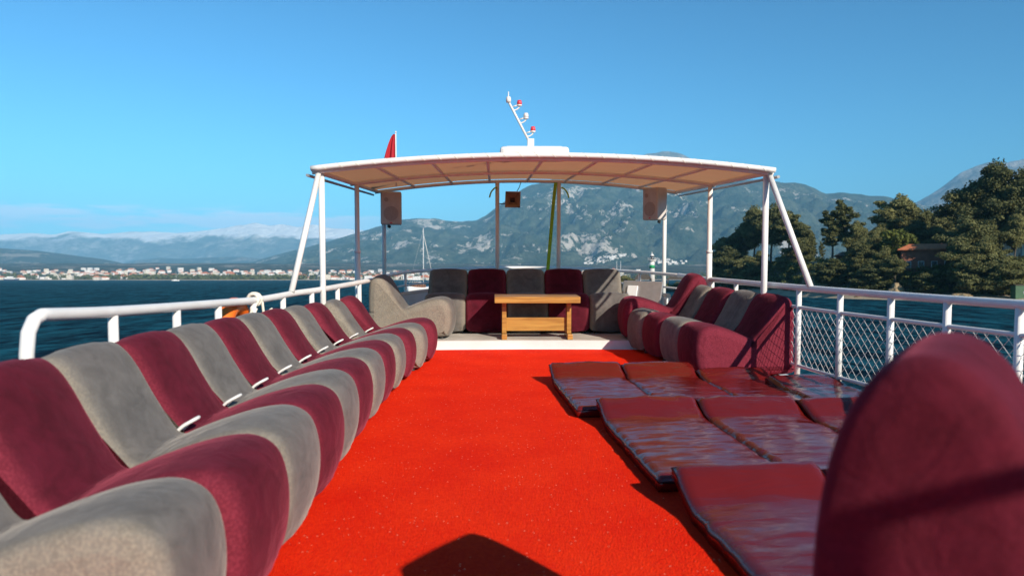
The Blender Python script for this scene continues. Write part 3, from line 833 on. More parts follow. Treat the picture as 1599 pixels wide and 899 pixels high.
TREES = [
 (1128, 372, 262, 'small', 'small dark pine at the seaward tip of the headland', .4, 1.0),
 (1150, 358, 255, 'full', 'rounded dark pine next to the tip of the headland', 1.2, .9),
 (1178, 322, 250, 'umbrella', 'tall umbrella pine left of the awning brace', 2.0, .8),
 (1205, 318, 240, 'umbrella', 'tall umbrella pine directly behind the starboard awning post', 3.1, .85),
 (1232, 330, 232, 'lean', 'leaning pine with its crown crossed by the awning brace', .3, .9),
 (1255, 350, 226, 'full', 'dense pine at the edge of the gap in the trees', 4.4, .75),
 (1188, 392, 236, 'small', 'low pine below the umbrella pines', 2.2, 1.2),
 (1222, 398, 222, 'small', 'low bushy pine near the beach below the awning brace', 5.2, 1.3),
 (1284, 376, 222, 'thin', 'spindly short tree alone in the gap between the pines', 1.1, .6),
 (1300, 328, 205, 'thin', 'slender pine with bare trunk right of the gap', 2.6, 1.0),
 (1322, 309, 203, 'thin', 'tallest slender pine with a tufted top right of the gap', .9, 1.1),
 (1338, 345, 200, 'full', 'dark bushy pine behind the slender pines', 3.3, .7),
 (1365, 362, 192, 'full', 'pine with grey drooping branches over the terrace', 1.9, .75),
 (1396, 305, 215, 'lean', 'flat topped pine leaning left in the middle of the headland', 4.0, 1.0),
 (1420, 312, 212, 'umbrella', 'broad flat topped pine in the middle of the headland', 5.5, .8),
 (1402, 357, 186, 'leafy', 'yellow green leafy tree left of the orange roof', .0, 1.0),
 (1380, 385, 180, 'full', 'pine leaning over the bank left of the yellow green tree', .6, .8),
 (1398, 398, 176, 'lean', 'low pine with a slanting trunk above the pale rock', 2.9, .9),
 (1452, 328, 218, 'full', 'dark pine behind the orange roofed house', 4.9, .9),
 (1482, 332, 214, 'full', 'dark pine behind the right end of the orange roof', 2.4, .9),
 (1512, 336, 172, 'full', 'big light green pine in front of the house', 3.7, .95),
 (1535, 372, 166, 'full', 'bushy pine low on the bank right of the house', 1.4, .95),
 (1512, 400, 163, 'small', 'small pine on the bank below the house', .2, 1.2),
 (1520, 283, 190, 'umbrella', 'tall pine whose crown reaches left above the house', 5.0, .95),
 (1556, 251, 186, 'broad', 'tallest pine on the headland with a ragged top', 1.7, .8),
 (1594, 262, 182, 'broad', 'tall dark pine cut by the right edge of the picture', 3.9, .8),
 (1585, 330, 178, 'umbrella', 'pine in front of the tall white house', 2.0, .7),
 (1590, 410, 161, 'small', 'low pine above the green box', 4.1, 1.3),
 (1345, 372, 190, 'full', 'round pine above the terrace wall', 2.7, 1.0),
 (1430, 345, 205, 'full', 'bushy pine directly behind the yellow green tree', .5, 1.2),
 (1465, 350, 204, 'full', 'bushy pine behind the middle of the orange roof', 3.5, 1.2),
 (1372, 350, 208, 'full', 'bushy pine left of the flat topped pines', 1.0, 1.1),
 (1140, 385, 245, 'full', 'low rounded pine on the slope near the headland tip', 5.6, 1.2),
 (1165, 400, 236, 'full', 'low spreading pine above the beach near the tip', 2.9, 1.5),
 (1244, 372, 224, 'full', 'spreading pine under the awning brace', 3.2, 1.1),
 (1540, 345, 178, 'full', 'leafy pine between the house and the tall narrow house', .9, 1.1),
 (1500, 375, 168, 'full', 'low pine hiding the right corner of the house', 4.6, 1.1),
 (1565, 400, 160, 'full', 'wide low pine on the bank left of the green box', 2.2, 1.3),
 (1360, 412, 180, 'small', 'low pine on the bank below the terrace wall', 1.5, 1.6),
 (1300, 405, 192, 'small', 'small pine on the bank right of the awning brace foot', 3.8, 1.6),
 (1445, 425, 170, 'small', 'small pine on the bank straight below the orange roof', .7, 1.7),
 (1640, 280, 180, 'broad', 'tall pine beyond the right edge of the picture', 5.9, .9),
 (1720, 300, 175, 'umbrella', 'umbrella pine far beyond the right edge of the picture', .8, .9),
]
for (px, pt, d, k, lab, rz, wd) in TREES:
    tree(px, pt, d, k, lab, 'leafy_tree' if k == 'leafy' else 'pine_tree', rz, wd)

# undergrowth on the bank
Q = []
for i in range(560):
    px = rs.uniform(1082, 1700)
    u = rs.uniform(7, 34) if i < 430 else rs.uniform(34, 110)
    d = shore_d(px)+u
    if 1393 < px < 1408 and u < 14: continue
    if u > 34 and 1266 < px < 1296: continue
    p = far(px, d); r = rs.uniform(0.8, 2.0)
    z = head_z(px, d)
    Q.append(leaf_clump(rs, (p.x, p.y, z+r*0.6), (r*1.25, r*1.25, r*.9), 150, .32, .6))
o = link('undergrowth', quads_mesh('undergrowth', np.concatenate(Q), M_SHRUB)); tag(o, 'dense green undergrowth covering the headland bank', 'undergrowth', None, 'stuff')

def rock(px, d, r, label, seed):
    bm = bmesh.new(); bmesh.ops.create_icosphere(bm, subdivisions=4, radius=1)
    for v in bm.verts:
        n = v.co.normalized()
        v.co = n*(1 + 0.30*fbm(n.x*1.3+seed, n.y*1.3, n.z*1.3) + 0.10*fbm(n.x*5+seed, n.y*5, n.z*5))
        v.co = Vector((v.co.x*r[0], v.co.y*r[1], v.co.z*r[2]))
    me = bpy.data.meshes.new('rock'); bm.to_mesh(me); bm.free()
    me.materials.append(M_ROCK)
    o = link('rock', me); p = far(px, d); o.location = (p.x, p.y, head_z(px, d)); o.rotation_euler = (0, 0, seed)
    tag(o, label, 'rock')
M_ROCK = mat('pale_ochre_rock', (0.30, 0.22, 0.12), 0.95, 0.3, 0.7, 0.6, 2)
rock(1400, 174, (2.6, 2.0, 2.4), 'pale ochre rock outcrop on the bank above the water', 1.0)
rock(1503, 162, (2.4, 1.8, 1.1), 'low ochre rock at the foot of the bank', 2.3)
rock(1342, 178, (1.3, 0.8, 0.35), 'small flat grey rock at the water edge', 3.3)

# orange roofed house on the bank
def big_house(px, d, w, dp, h, rot, name, label, wall, roof, cat='house'):
    p = far(px, d); z = head_z(px, d)-1
    r = empty(name, (p.x, p.y, z), rot - atan2(p.x, p.y), False)
    mb = MB(); mb.box((0, 0, h/2), (w, dp, h)); mb.build('wall', wall, r)
    mb = MB(); o_, rh = 0.9, dp*.20; a, b = w/2+o_, dp/2+o_
    mb.smooth = False
    mb.add([(-a, -b, h), (a, -b, h), (a, b, h), (-a, b, h), (-a+dp*.4, 0, h+rh), (a-dp*.4, 0, h+rh), (-a, -b, h-.25), (a, -b, h-.25), (a, b, h-.25), (-a, b, h-.25)],
           [(0, 1, 5, 4), (1, 2, 5), (2, 3, 4, 5), (3, 0, 4), (6, 7, 1, 0), (7, 8, 2, 1), (8, 9, 3, 2), (9, 6, 0, 3), (9, 8, 7, 6)])
    mb.build('roof', roof, r)
    n = int(w/2.6)
    for f in range(max(1, int(h/3))):
        for k in range(n):
            wx = (k+.5)/n*w - w/2
            mb = MB(); mb.box((wx, -dp/2-.02, 1.9+3*f), (1.3, .12, 1.5)); fr = mb.build('window', M_WHITE, r)
            mb = MB(); mb.box((wx, -dp/2-.06, 1.9+3*f), (1.1, .12, 1.3)); mb.build('pane', M_WINDOW, fr)
    tag(r, label, cat)
    return r
big_house(1456, 181, 14, 7, 5.6, .1, 'orange_roof_house', 'low house with bright orange tiled roof among the pines', M_BRICK, M_ROOF)
big_house(1330, 215, 8, 6, 3.4, .1, 'small_house', 'small red brown house half hidden behind the slender pines', M_BRICK, M_THATCH)
big_house(1577, 186, 5.5, 6, 15, -.2, 'tall_house', 'tall narrow pale house under the tallest pine', M_PALE, M_ROOF)
# terrace wall
mb = MB()
pA, pB = far(1262, 212), far(1352, 196)
n = 9
for i in range(n):
    a, b = pA.lerp(pB, i/n), pA.lerp(pB, (i+1)/n); c = (a+b)/2
    mb.box((c.x, c.y, 8.6), ((b-a).length, .4, 2.0), atan2((b-a).y, (b-a).x))
o = mb.build('terrace_wall', M_CONC, None, False); tag(o, 'low pale terrace wall along the top of the bank', 'wall')
# green box
p = far(1589, 156)
r = empty('utility_box', (p.x, p.y, head_z(1589, 156)-.2), 0, False)
mb = MB(); mb.box((0, 0, 1.5), (2.0, 1.6, 3.0), 0, .06); mb.build('body', M_BINGREEN, r)
mb = MB(); mb.box((0, 0, 3.1), (2.3, 1.9, .2), 0, .04); mb.build('lid', M_THATCH, r)
mb = MB(); mb.box((.7, -.83, 1.5), (.12, .06, .5)); mb.build('handle', M_STEEL, r)
tag(r, 'dark green box with a lid standing on the shore', 'utility box')

# low spit with the lighthouse
V = np.zeros((14, 40, 3))
for i, px in enumerate(np.linspace(955, 1100, 40)):
    for j, u in enumerate(np.linspace(0, 1, 14)):
        d = 264 + 10*sin(px*.05) + 130*u
        h = -0.8 + 2.3*sin(pi*min(1, max(0, u)))**.5*min(1, (px-955)/14+.05)
        V[j, i] = far(px, d, h)
o = link('spit', grid_mesh('spit', V, 40, 14, M_SHORE)); tag(o, 'low spit of land under the lighthouse', 'ground', None, 'structure')
p = far(1018, 305)
r = empty('lighthouse', (p.x, p.y, 1.0), 0, False)
mb = MB(); mb.lathe([(1.25, 0), (1.05, 8.0), (1.0, 10.9)], n=20); tw = mb.build('tower', M_PALE, r)
mb = MB(); mb.lathe([(1.10, 8.0), (1.08, 9.4)], n=20); mb.build('green_band', M_LGREEN, r)
mb = MB(); mb.lathe([(1.0, 10.90), (1.75, 11.20), (1.75, 11.50), (0.9, 11.52)], n=20)
for k in range(12):
    a = k*pi/6; mb.tube([(1.65*cos(a), 1.65*sin(a), 11.50), (1.65*cos(a), 1.65*sin(a), 12.30)], .04, 5)
mb.tube([(1.65*cos(k*pi/12), 1.65*sin(k*pi/12), 12.30) for k in range(24)], .05, 5, closed=True)
mb.build('gallery', M_PALE, r)
mb = MB(); mb.lathe([(.75, 11.52), (.75, 13.10)], n=16); mb.build('lantern', M_WINDOW, r)
mb = MB(); mb.lathe([(.95, 13.10), (.6, 13.70), (.12, 14.10), (.1, 14.80), (0.0, 14.90)], n=16); mb.build('cap', M_PALE, r)
tag(r, 'white lighthouse with a green band standing on the spit', 'lighthouse')
def shelter(px, d, w, name, label):
    p = far(px, d); r = empty(name, (p.x, p.y, .8), -atan2(p.x, p.y), False)
    mb = MB(); mb.smooth = False
    mb.add([(-w/2, -3, 3.6), (w/2, -3, 3.6), (w/2, 3, 3.6), (-w/2, 3, 3.6), (-w*.32, 0, 5.6), (w*.32, 0, 5.6)], [(0, 1, 5, 4), (1, 2, 5), (2, 3, 4, 5), (3, 0, 4), (3, 2, 1, 0)])
    mb.build('roof', M_THATCH, r)
    for sx in (-1, 1):
        for sy in (-1, 1):
            mb = MB(); mb.tube([(sx*w*.45, sy*2.5, -.5), (sx*w*.45, sy*2.5, 3.6)], .14, 8); mb.build('post', M_BARK, r)
    tag(r, label, 'shelter')
shelter(1066, 300, 13, 'thatched_shelter', 'long dark thatched shelter right of the lighthouse')
shelter(1004, 292, 7, 'thatched_shelter', 'small brown thatched shelter left of the lighthouse')
def palm(px, d, h, label):
    p = far(px, d); r = empty('palm_tree', (p.x, p.y, 1.0), 0, False); rg = random.Random(px)
    mb = MB(); mb.tube([(0, 0, -.5), (.1, 0, h*.6), (.05, .1, h)], [.25, .18, .16], 7); mb.build('trunk', M_BARK, r)
    Q = []; rr = np.random.RandomState(int(px))
    for k in range(18):
        a = rg.uniform(0, 2*pi); e = rg.uniform(-.3, 1.0)
        for s in range(8):
            t = (s+1)/8; L_ = 2.2*t
            c = Vector((cos(a)*L_*cos(e*.6), sin(a)*L_*cos(e*.6), h + sin(e)*L_ - 1.3*t*t))
            Q.append(leaf_clump(rr, c, (.25, .25, .12), 9, .32, .3))
    link('crown', quads_mesh('crown', np.concatenate(Q), M_BROAD), r)
    tag(r, label, 'tree')
palm(990, 272, 2.4, 'short palm beside the dark bush on the spit')
palm(1128, 252, 2.6, 'short palm on the beach at the headland tip')
palm(1143, 249, 2.2, 'short palm on the beach behind the starboard sofa')
tree(975, 430, 275, 'small', 'dark round bush left of the short palm on the spit', 'shrub', 1.0, 1.7, 0.6)
Q = []
for i in range(90):
    px = rs.uniform(995, 1098); d = rs.uniform(272, 300); p = far(px, d); r = rs.uniform(.7, 1.3)
    Q.append(leaf_clump(rs, (p.x, p.y, 1.0+r*.8), (r*1.3, r*1.3, r), 80, .3, .6))
o = link('hedge', quads_mesh('hedge', np.concatenate(Q), M_SHRUB)); tag(o, 'dark green hedge along the spit under the lighthouse', 'hedge')

# ------------------------------------------------------------------ other boats
def hull_mb(L_, B_, H_, bow=1.3):
    mb = MB(); n = 16; vs = []; fs = []
    for i in range(n+1):
        t = i/n; x = -L_/2 + L_*t
        w = B_/2*(1-abs(2*t-1)**2.6*(0.55 if t < .5 else 1.0))*1.0
        w = max(w, .03); z = H_*(1+0.45*(abs(2*t-1)**2)*(bow if t > .5 else .7))
        for k in range(5):
            a = k/4; vs.append((x + (L_*.03*a if t > .9 else 0), w*(.45+.55*a**.6), -.5 + (z+.5)*a))
        for k in range(5):
            a = 1-k/4; vs.append((x + (L_*.03*a if t > .9 else 0), -w*(.45+.55*a**.6), -.5 + (z+.5)*a))
    for i in range(n):
        for k in range(10):
            fs.append((i*10+k, (i+1)*10+k, (i+1)*10+(k+1) % 10, i*10+(k+1) % 10))
    fs.append(tuple(range(10))); fs.append(tuple(n*10+k for k in range(10))[::-1])
    mb.add(vs, fs); return mb
def boat(px, d, rot, kind, label, cat):
    p = far(px, d)
    r = empty('sailing_boat' if kind != 'ferry' else 'motor_yacht', (p.x, p.y, 0), rot, False)
    if kind == 'gulet':
        hull_mb(15, 4.2, 1.5).build('hull', M_HULLW, r)
        mb = MB(); mb.box((-1.5, 0, 2.1), (6, 2.6, 1.0), 0, .15); c = mb.build('cabin', M_BOATWOOD, r)
        mb = MB()
        for k in range(4): mb.box((-3.6+k*1.4, 0, 2.2), (.7, 2.66, .35))
        mb.build('window', M_WINDOW, c)
        mb = MB(); mb.tube([(1.6, 0, 1.5), (1.6, 0, 23.5)], [.17, .09], 8); mb.build('mast', M_HULLW, r)
        mb = MB(); mb.tube([(1.4, 0, 3.2), (-5.0, 0, 3.4)], .16, 8); mb.build('boom', M_HULLW, r)
        mb = MB()
        mb.tube([(1.6, 0, 23.2), (-7, 0, 2.0)], .02, 5)
        mb.build('rigging', M_HULLW, r)
        mb = MB(); mb.box((-3.8, 0, 3.6), (4.4, 3.2, .12), 0, .03); mb.build('awning', M_PALE, r)
        mb = MB(); mb.tube([(8.4, 0, 2.5), (2.0, 0, 20.5)], .09, 8); mb.build('furled_sail', M_PALE, r)
    elif kind == 'sloop':
        hull_mb(12, 3.6, 1.3).build('hull', M_HULLW, r)
        mb = MB(); mb.box((0, 0, 1.6), (4.5, 2.0, .7), 0, .2); mb.build('cabin', M_HULLW, r)
        mb = MB(); mb.tube([(1, 0, 1.3), (1, 0, 17)], [.16, .1], 8); mb.build('mast', M_HULLW, r)
        mb = MB(); mb.tube([(1, 0, 2.6), (-4, 0, 2.7)], .2, 8); mb.build('boom', M_HULLW, r)
    else:
        mb = hull_mb(24, 6.5, 2.6); mb.build('hull', M_HULLD, r)
        mb = MB(); mb.box((-1, 0, 4.3), (16, 5.4, 2.4), 0, .3); c = mb.build('cabin', M_HULLW, r)
        mb = MB(); mb.box((-1, 0, 4.5), (13, 5.46, .8)); mb.build('window', M_WINDOW, c)
        mb = MB(); mb.box((-2, 0, 6.7), (10, 4.4, 2.0), 0, .3); mb.build('wheelhouse', M_HULLW, r)
        mb = MB(); mb.tube([(-1, 0, 7.6), (-1, 0, 11.5)], .12, 8); mb.build('mast', M_HULLW, r)
    tag(r, label, cat)
boat(657, 272, R(58), 'gulet', 'white sailing boat with one tall mast moored beyond the port rail', 'sailing boat')
boat(274, 1290, R(20), 'sloop', 'small white sloop far off in front of the waterfront trees', 'sailing boat')
boat(18, 1350, R(10), 'ferry', 'dark hulled motor yacht far off at the left edge', 'motor yacht')
for px, pt in ((963, 404), (969, 403)):
    boat(px, 520, R(80), 'sloop', 'left of two thin white masts of moored yachts by the lighthouse' if px == 963 else 'right of two thin white masts of moored yachts by the lighthouse', 'sailing boat')

# ------------------------------------------------------------------ OUR BOAT (boat frame, deck at z = 0, bow along +Y)
def pathz(pts, per=8): return catmull(pts, per, False)
LRAIL = [(-1.75, 2.88, .865), (-1.75, 3.5, .825), (-1.75, 4.77, .765), (-1.71, 5.4, .742), (-1.645, 6.08, .744), (-1.55, 6.6, .745), (-1.47, 7.6, .745), (-1.40, 8.4, .748)]
BOW = [(-1.40, 8.4, .748), (-1.17, 9.7, .79), (-.45, 11.3, .79), (.42, 12.0, .79), (1.25, 11.4, .79), (1.98, 10.0, .785), (2.34, 9.3, .77)]
RRAIL = [(3.02, 1.2, .87), (2.98, 2.6, .85), (2.85, 3.96, .817), (2.72, 5.0, .80), (2.6, 5.84, .79), (2.5, 7.2, .775), (2.42, 8.6, .76), (2.34, 9.3, .77)]

# deck outline
def outline(z):
    left = [(-1.80, -4.5), (-1.80, 3.0), (-1.80, 4.8), (-1.70, 6.1), (-1.58, 7.2), (-1.47, 8.4), (-1.22, 9.8), (-.48, 11.5)]
    tip = [(.42, 12.3)]
    right = [(1.35, 11.5), (2.05, 10.1), (2.42, 9.3), (2.50, 8.6), (2.58, 7.2), (2.68, 5.9), (2.80, 5.0), (2.92, 3.96), (3.05, 2.6), (3.08, 1.2), (3.08, -4.5)]
    return left + tip + right
OL = outline(0)
mb = MB(); mb.smooth = False
mb.prism(OL, -0.12, -0.012)
o = mb.build('deck', M_GEL); tag(o, 'white upper deck of the boat', 'deck', None, 'structure')
# hull below
mb = MB()
n = len(OL); ring = []
for (z, k, fy) in ((-0.124, 1.0, 1.0), (-1.6, .97, 1.0), (-3.2, .88, .985), (-4.3, .72, .95)):
    ring.append([(.62+(x-.62)*k, y*fy if y > 0 else y, z) for (x, y) in OL])
vs = [p for r_ in ring for p in r_]
fs = [(i*n+j, i*n+(j+1) % n, (i+1)*n+(j+1) % n, (i+1)*n+j) for i in range(3) for j in range(n)]
mb.add(vs, fs)
o = mb.build('hull', M_GEL); tag(o, 'white hull of the excursion boat under the deck', 'hull', None, 'structure')
# raised bow deck with its white riser (slightly bowed edge)
arc = [(-1.52, 7.98), (-1.0, 8.03), (-.4, 8.06), (.3, 8.08), (1.0, 8.07), (1.7, 8.03), (2.50, 7.96)]
bowline = [p for p in OL if p[1] > 8.2]
poly = arc + [(p[0]*.985+.008, p[1]-.02) for p in bowline[::-1]]
mb = MB(); mb.prism(poly, -0.008, .094); o = mb.build('bow_step', M_GEL); tag(o, 'white riser of the raised bow deck', 'step', None, 'structure')
ins = [(p[0]*.99+.004, p[1]+.015) for p in arc] + [(p[0]*.97+.013, p[1]-.06) for p in bowline[::-1]]
mb = MB(); mb.prism(ins, .0945, .10); o = mb.build('bow_deck', M_DECK); tag(o, 'pale worn boards of the raised bow deck', 'deck', None, 'structure')
# carpet
cp = [(-1.66, -4.0), (-1.66, 4.8), (-1.58, 6.1), (-1.46, 7.3), (-1.42, 7.93)] + [(p[0], p[1]-.05) for p in arc[1:-1]] + [(2.40, 7.90), (2.46, 7.2), (2.54, 5.9), (2.68, 5.0), (2.80, 3.96), (2.92, 2.4), (2.94, -4.0)]
mb = MB(); mb.prism(cp, -.011, .006)
o = mb.build('carpet', M_CARPET); tag(o, 'bright red carpet with glinting fibres laid along the deck', 'carpet')
# bow bulwark
def bulwark(pts, z0, z1, name, label, th=.06):
    P = pathz(pts, 6); mb = MB(); mb.smooth = False
    inn = []
    for i, p in enumerate(P):
        t = (P[min(i+1, len(P)-1)]-P[max(i-1, 0)]); t.z = 0; t.normalize()
        nrm = Vector((t.y, -t.x, 0))
        inn.append(p + nrm*th)
    vs = []
    for a, b in zip(P, inn):
        vs += [(a.x, a.y, z0), (a.x, a.y, z1), (b.x, b.y, z1), (b.x, b.y, z0)]
    k = len(P)
    fs = [(4*i+j, 4*i+(j+1) % 4, 4*i+4+(j+1) % 4, 4*i+4+j) for i in range(k-1) for j in range(4)] + [(0, 1, 2, 3), (4*k-1, 4*k-2, 4*k-3, 4*k-4)]
    mb.add(vs, fs); r = mb.build(name, M_GEL)
    mb = MB(); mb.tube([((a.x+b.x)/2, (a.y+b.y)/2, z1+.012) for a, b in zip(P, inn)], .032, 8); mb.build('cap_rail', M_CREAM, r)
    tag(r, label, 'bulwark')
    return r
bulwark([(-1.36, 8.55, 0), (-1.14, 9.75, 0), (-.42, 11.25, 0), (.42, 11.98, 0), (1.22, 11.35, 0), (1.92, 9.95, 0), (2.22, 9.2, 0)], .103, .50, 'bow_bulwark', 'white bulwark round the bow behind the bow sofa')

# ---- railings
def railing(name, label, pts, stan, r=.024, mid=None, bottom=None, net=None, base=-.01, start_bend=False, mats=M_WHITE, skip_posts=()):
    root = empty(name, (0, 0, 0)); tag(root, label, 'railing')
    P = pathz(pts, 10)
    if start_bend:
        a = P[0]
        bend = [Vector((a.x, a.y-.10, base)), Vector((a.x, a.y-.10, a.z-.14)), Vector((a.x, a.y-.085, a.z-.06)), Vector((a.x, a.y-.05, a.z-.015))]
        mb = MB(); mb.tube(bend+P, r, 12); mb.build('handrail', mats, root)
    else:
        mb = MB(); mb.tube(P, r, 12); mb.build('handrail', mats, root)
    def at_y(y):
        for i in range(len(P)-1):
            if (P[i].y-y)*(P[i+1].y-y) <= 0 and P[i].y != P[i+1].y:
                t = (y-P[i].y)/(P[i+1].y-P[i].y); return P[i].lerp(P[i+1], t)
        return P[0] if abs(P[0].y-y) < abs(P[-1].y-y) else P[-1]
    for s in stan:
        q = at_y(s) if not isinstance(s, tuple) else Vector(s)
        b = base if not isinstance(base, dict) else base['z']
        mb = MB(); mb.tube([(q.x, q.y, b), (q.x, q.y, q.z-.018)], r*.86, 10); mb.tube([(q.x, q.y, b), (q.x, q.y, b+.012)], r*1.9, 12); mb.build('stanchion', mats, root)
    for hgt, nm in ((mid, 'middle_rail'), (bottom, 'lower_rail')):
        if hgt:
            mb = MB(); mb.tube([Vector((p.x, p.y, p.z-hgt)) for p in P], r*.55, 8); mb.build(nm, mats, root)
    if net:
        y0, y1, top_off, bot_off = net
        sel = [p for p in P if y0 <= p.y <= y1]
        sel = [at_y(y0+(y1-y0)*k/160) for k in range(161)]
        seg = [0.0]
        for i in range(160): seg.append(seg[-1] + (sel[i+1]-sel[i]).length)
        tot = seg[-1]
        def along(s):
            s = max(0, min(tot, s)); i = int(s/tot*160); i = min(i, 159)
            t = (s-seg[i])/max(1e-6, seg[i+1]-seg[i]); return sel[i].lerp(sel[i+1], max(0, min(1, t)))
        H = bot_off-top_off; cell = 0.085; mb = MB()
        rg = random.Random(2)
        for dr in (1, -1):
            k = -H
            while k < tot+H:
                path = []
                for m_ in range(9):
                    f = m_/8; s = k + dr*(f-.5)*H
                    if 0 <= s <= tot:
                        q = along(s); path.append((q.x + .006*sin(s*9+f*5), q.y, q.z-top_off-H*f + .008*sin(s*5)*sin(pi*f)))
                if len(path) > 1: mb.tube(path, .0023, 4, cap=False)
                k += cell
        mb.build('netting', M_NET, root)
    return root
railing('railing', 'white tube railing along the port side behind the long sofa', LRAIL, [3.41, 4.09, 4.70, 5.28, 5.85, 6.4, 7.1, 7.9], .026, start_bend=True)
railing('railing', 'white tube railing with rope netting along the starboard side', RRAIL, [1.8, 2.6, 3.3, 3.92, 4.46, 4.98, 5.54, 6.15, 6.85, 7.5, 8.2, 8.9], .027, mid=.165, bottom=.66, net=(1.3, 9.2, .165, .66))
railing('railing', 'grey white double railing curving round the bow', BOW, [(-1.17, 9.7, .79), (-.45, 11.3, .79), (.42, 12.0, .79), (1.25, 11.4, .79), (1.98, 10.0, .785)], .022, mid=.17, base=.10)

# ---- sofa modules
W_MOD = 0.5
WHOLE = [(0.10, 0.015), (0.035, .055), (0.004, .17), (0.004, .31), (.04, .42), (.12, .468), (.23, .462), (.35, .428), (.46, .385), (.545, .350), (.585, .362), (.63, .425), (.69, .53), (.745, .635), (.79, .70), (.84, .738), (.895, .733), (.945, .69), (.970, .60), (.975, .45), (.975, .30), (.975, .15), (.96, .02), (.5, .010)]
WHOLE_CUT = (9, 20)
HIGH = [(0.20, 0.03), (0.15, .10), (0.14, .18), (0.16, .27), (.21, .32), (.30, .335), (.40, .33), (.50, .325), (.57, .335), (.590, .42), (.592, .55), (.600, .70), (.622, .82), (.658, .905), (.705, .955), (.75, .967), (.795, .955), (.845, .905), (.885, .82), (.912, .70), (.925, .55), (.93, .2), (.90, .04), (.5, .02)]
HIGH_CUT = (8, 21)
def cushions(prof, cut, w, r, m, per=5, puff=0.004, wk=1.0, ci=(1.35, 1.15)):
    """an L-shaped upholstered profile swept over the width w; returns the meshes of seat and backrest, met along the crease"""
    C = catmull([(p[0], p[1], 0) for p in prof], per, True)
    n = len(C)
    area = sum(C[i].x*C[(i+1) % n].y - C[(i+1) % n].x*C[i].y for i in range(n))
    nr = []
    for i in range(n):
        t = (C[(i+1) % n]-C[i-1]).normalized()
        q = Vector((t.y, -t.x, 0))
        nr.append(q if area > 0 else -q)
    rings = [(-.006, r*ci[0], .80), (-.004, r*ci[1], .80)]  # last value pales the end caps like sunlit velvet; rims are rubbed too
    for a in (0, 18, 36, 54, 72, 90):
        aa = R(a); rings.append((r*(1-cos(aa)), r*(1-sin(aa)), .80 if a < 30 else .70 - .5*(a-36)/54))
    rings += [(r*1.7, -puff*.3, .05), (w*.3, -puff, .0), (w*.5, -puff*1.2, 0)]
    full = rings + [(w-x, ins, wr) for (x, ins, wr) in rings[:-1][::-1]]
    m_ = len(full)
    i0, i1 = cut[0]*per, cut[1]*per
    back = list(range(i0, i1+1)); seat = list(range(i1, n)) + list(range(0, i0+1))
    out = []
    for name, ids in (('seat', seat), ('backrest', back)):
        V, Wr, F = [], [], []
        k = len(ids)
        for (x, ins, wr) in full:
            for i in ids:
                p = C[i] - nr[i]*ins
                V.append((x-w/2, p.x, p.y)); Wr.append(wr*wk)
        for j in range(m_-1):
            for i in range(k-1):
                F.append((j*k+i, j*k+i+1, (j+1)*k+i+1, (j+1)*k+i))
        F.append(tuple(range(k))[::-1]); F.append(tuple((m_-1)*k+i for i in range(k)))
        # the hidden face between the two parts
        F.append(tuple([j*k for j in range(m_)] + [j*k+k-1 for j in range(m_)][::-1]))
        me = bpy.data.meshes.new(name); me.from_pydata(V, [], F)
        bm = bmesh.new(); bm.from_mesh(me); bmesh.ops.recalc_face_normals(bm, faces=bm.faces[:]); bm.to_mesh(me); bm.free()
        sm = [True]*len(F); sm[-1] = False; sm[-2] = sm[-3] = False
        me.polygons.foreach_set('use_smooth', sm)
        at = me.attributes.new('wear_sunlit', 'FLOAT', 'POINT'); at.data.foreach_set('value', Wr)
        me.materials.append(m); me.update()
        out.append(me)
    return out
foot_mb = MB(); foot_mb.lathe([(.022, 0), (.022, .018), (.014, .02), (.014, .04)], n=10)
FOOT = foot_mb.mesh('foot', M_DARK)
hoop = MB()
hp = catmull([(.008, .60, .345), (.004, .57, .375), (.014, .532, .398), (.042, .52, .404), (.07, .532, .398), (.08, .57, .375), (.076, .60, .345)], 6, False)
hoop.tube(hp, .0078, 8)
HOOP = hoop.mesh('tube_hoop', M_WHITE)
CUSH = {}
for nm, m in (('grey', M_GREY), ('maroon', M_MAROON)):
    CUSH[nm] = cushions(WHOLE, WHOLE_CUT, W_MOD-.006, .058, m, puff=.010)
def module(color, loc, rz, label, group, hoop_on=False, scale=(1, 1, 1)):
    r = empty('sofa_module', loc, rz); r.scale = scale
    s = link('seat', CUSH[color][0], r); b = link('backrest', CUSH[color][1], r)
    s.location.z = b.location.z = .012
    for sx in (-.19, .19):
        for y in (.12, .80):
            f = link('foot', FOOT, r); f.location = (sx, y, 0)
    if hoop_on:
        h = link('tube_hoop', HOOP, r); h.location = (W_MOD/2-.05, 0, .012)
    tag(r, label, 'sofa module', group)
    return r
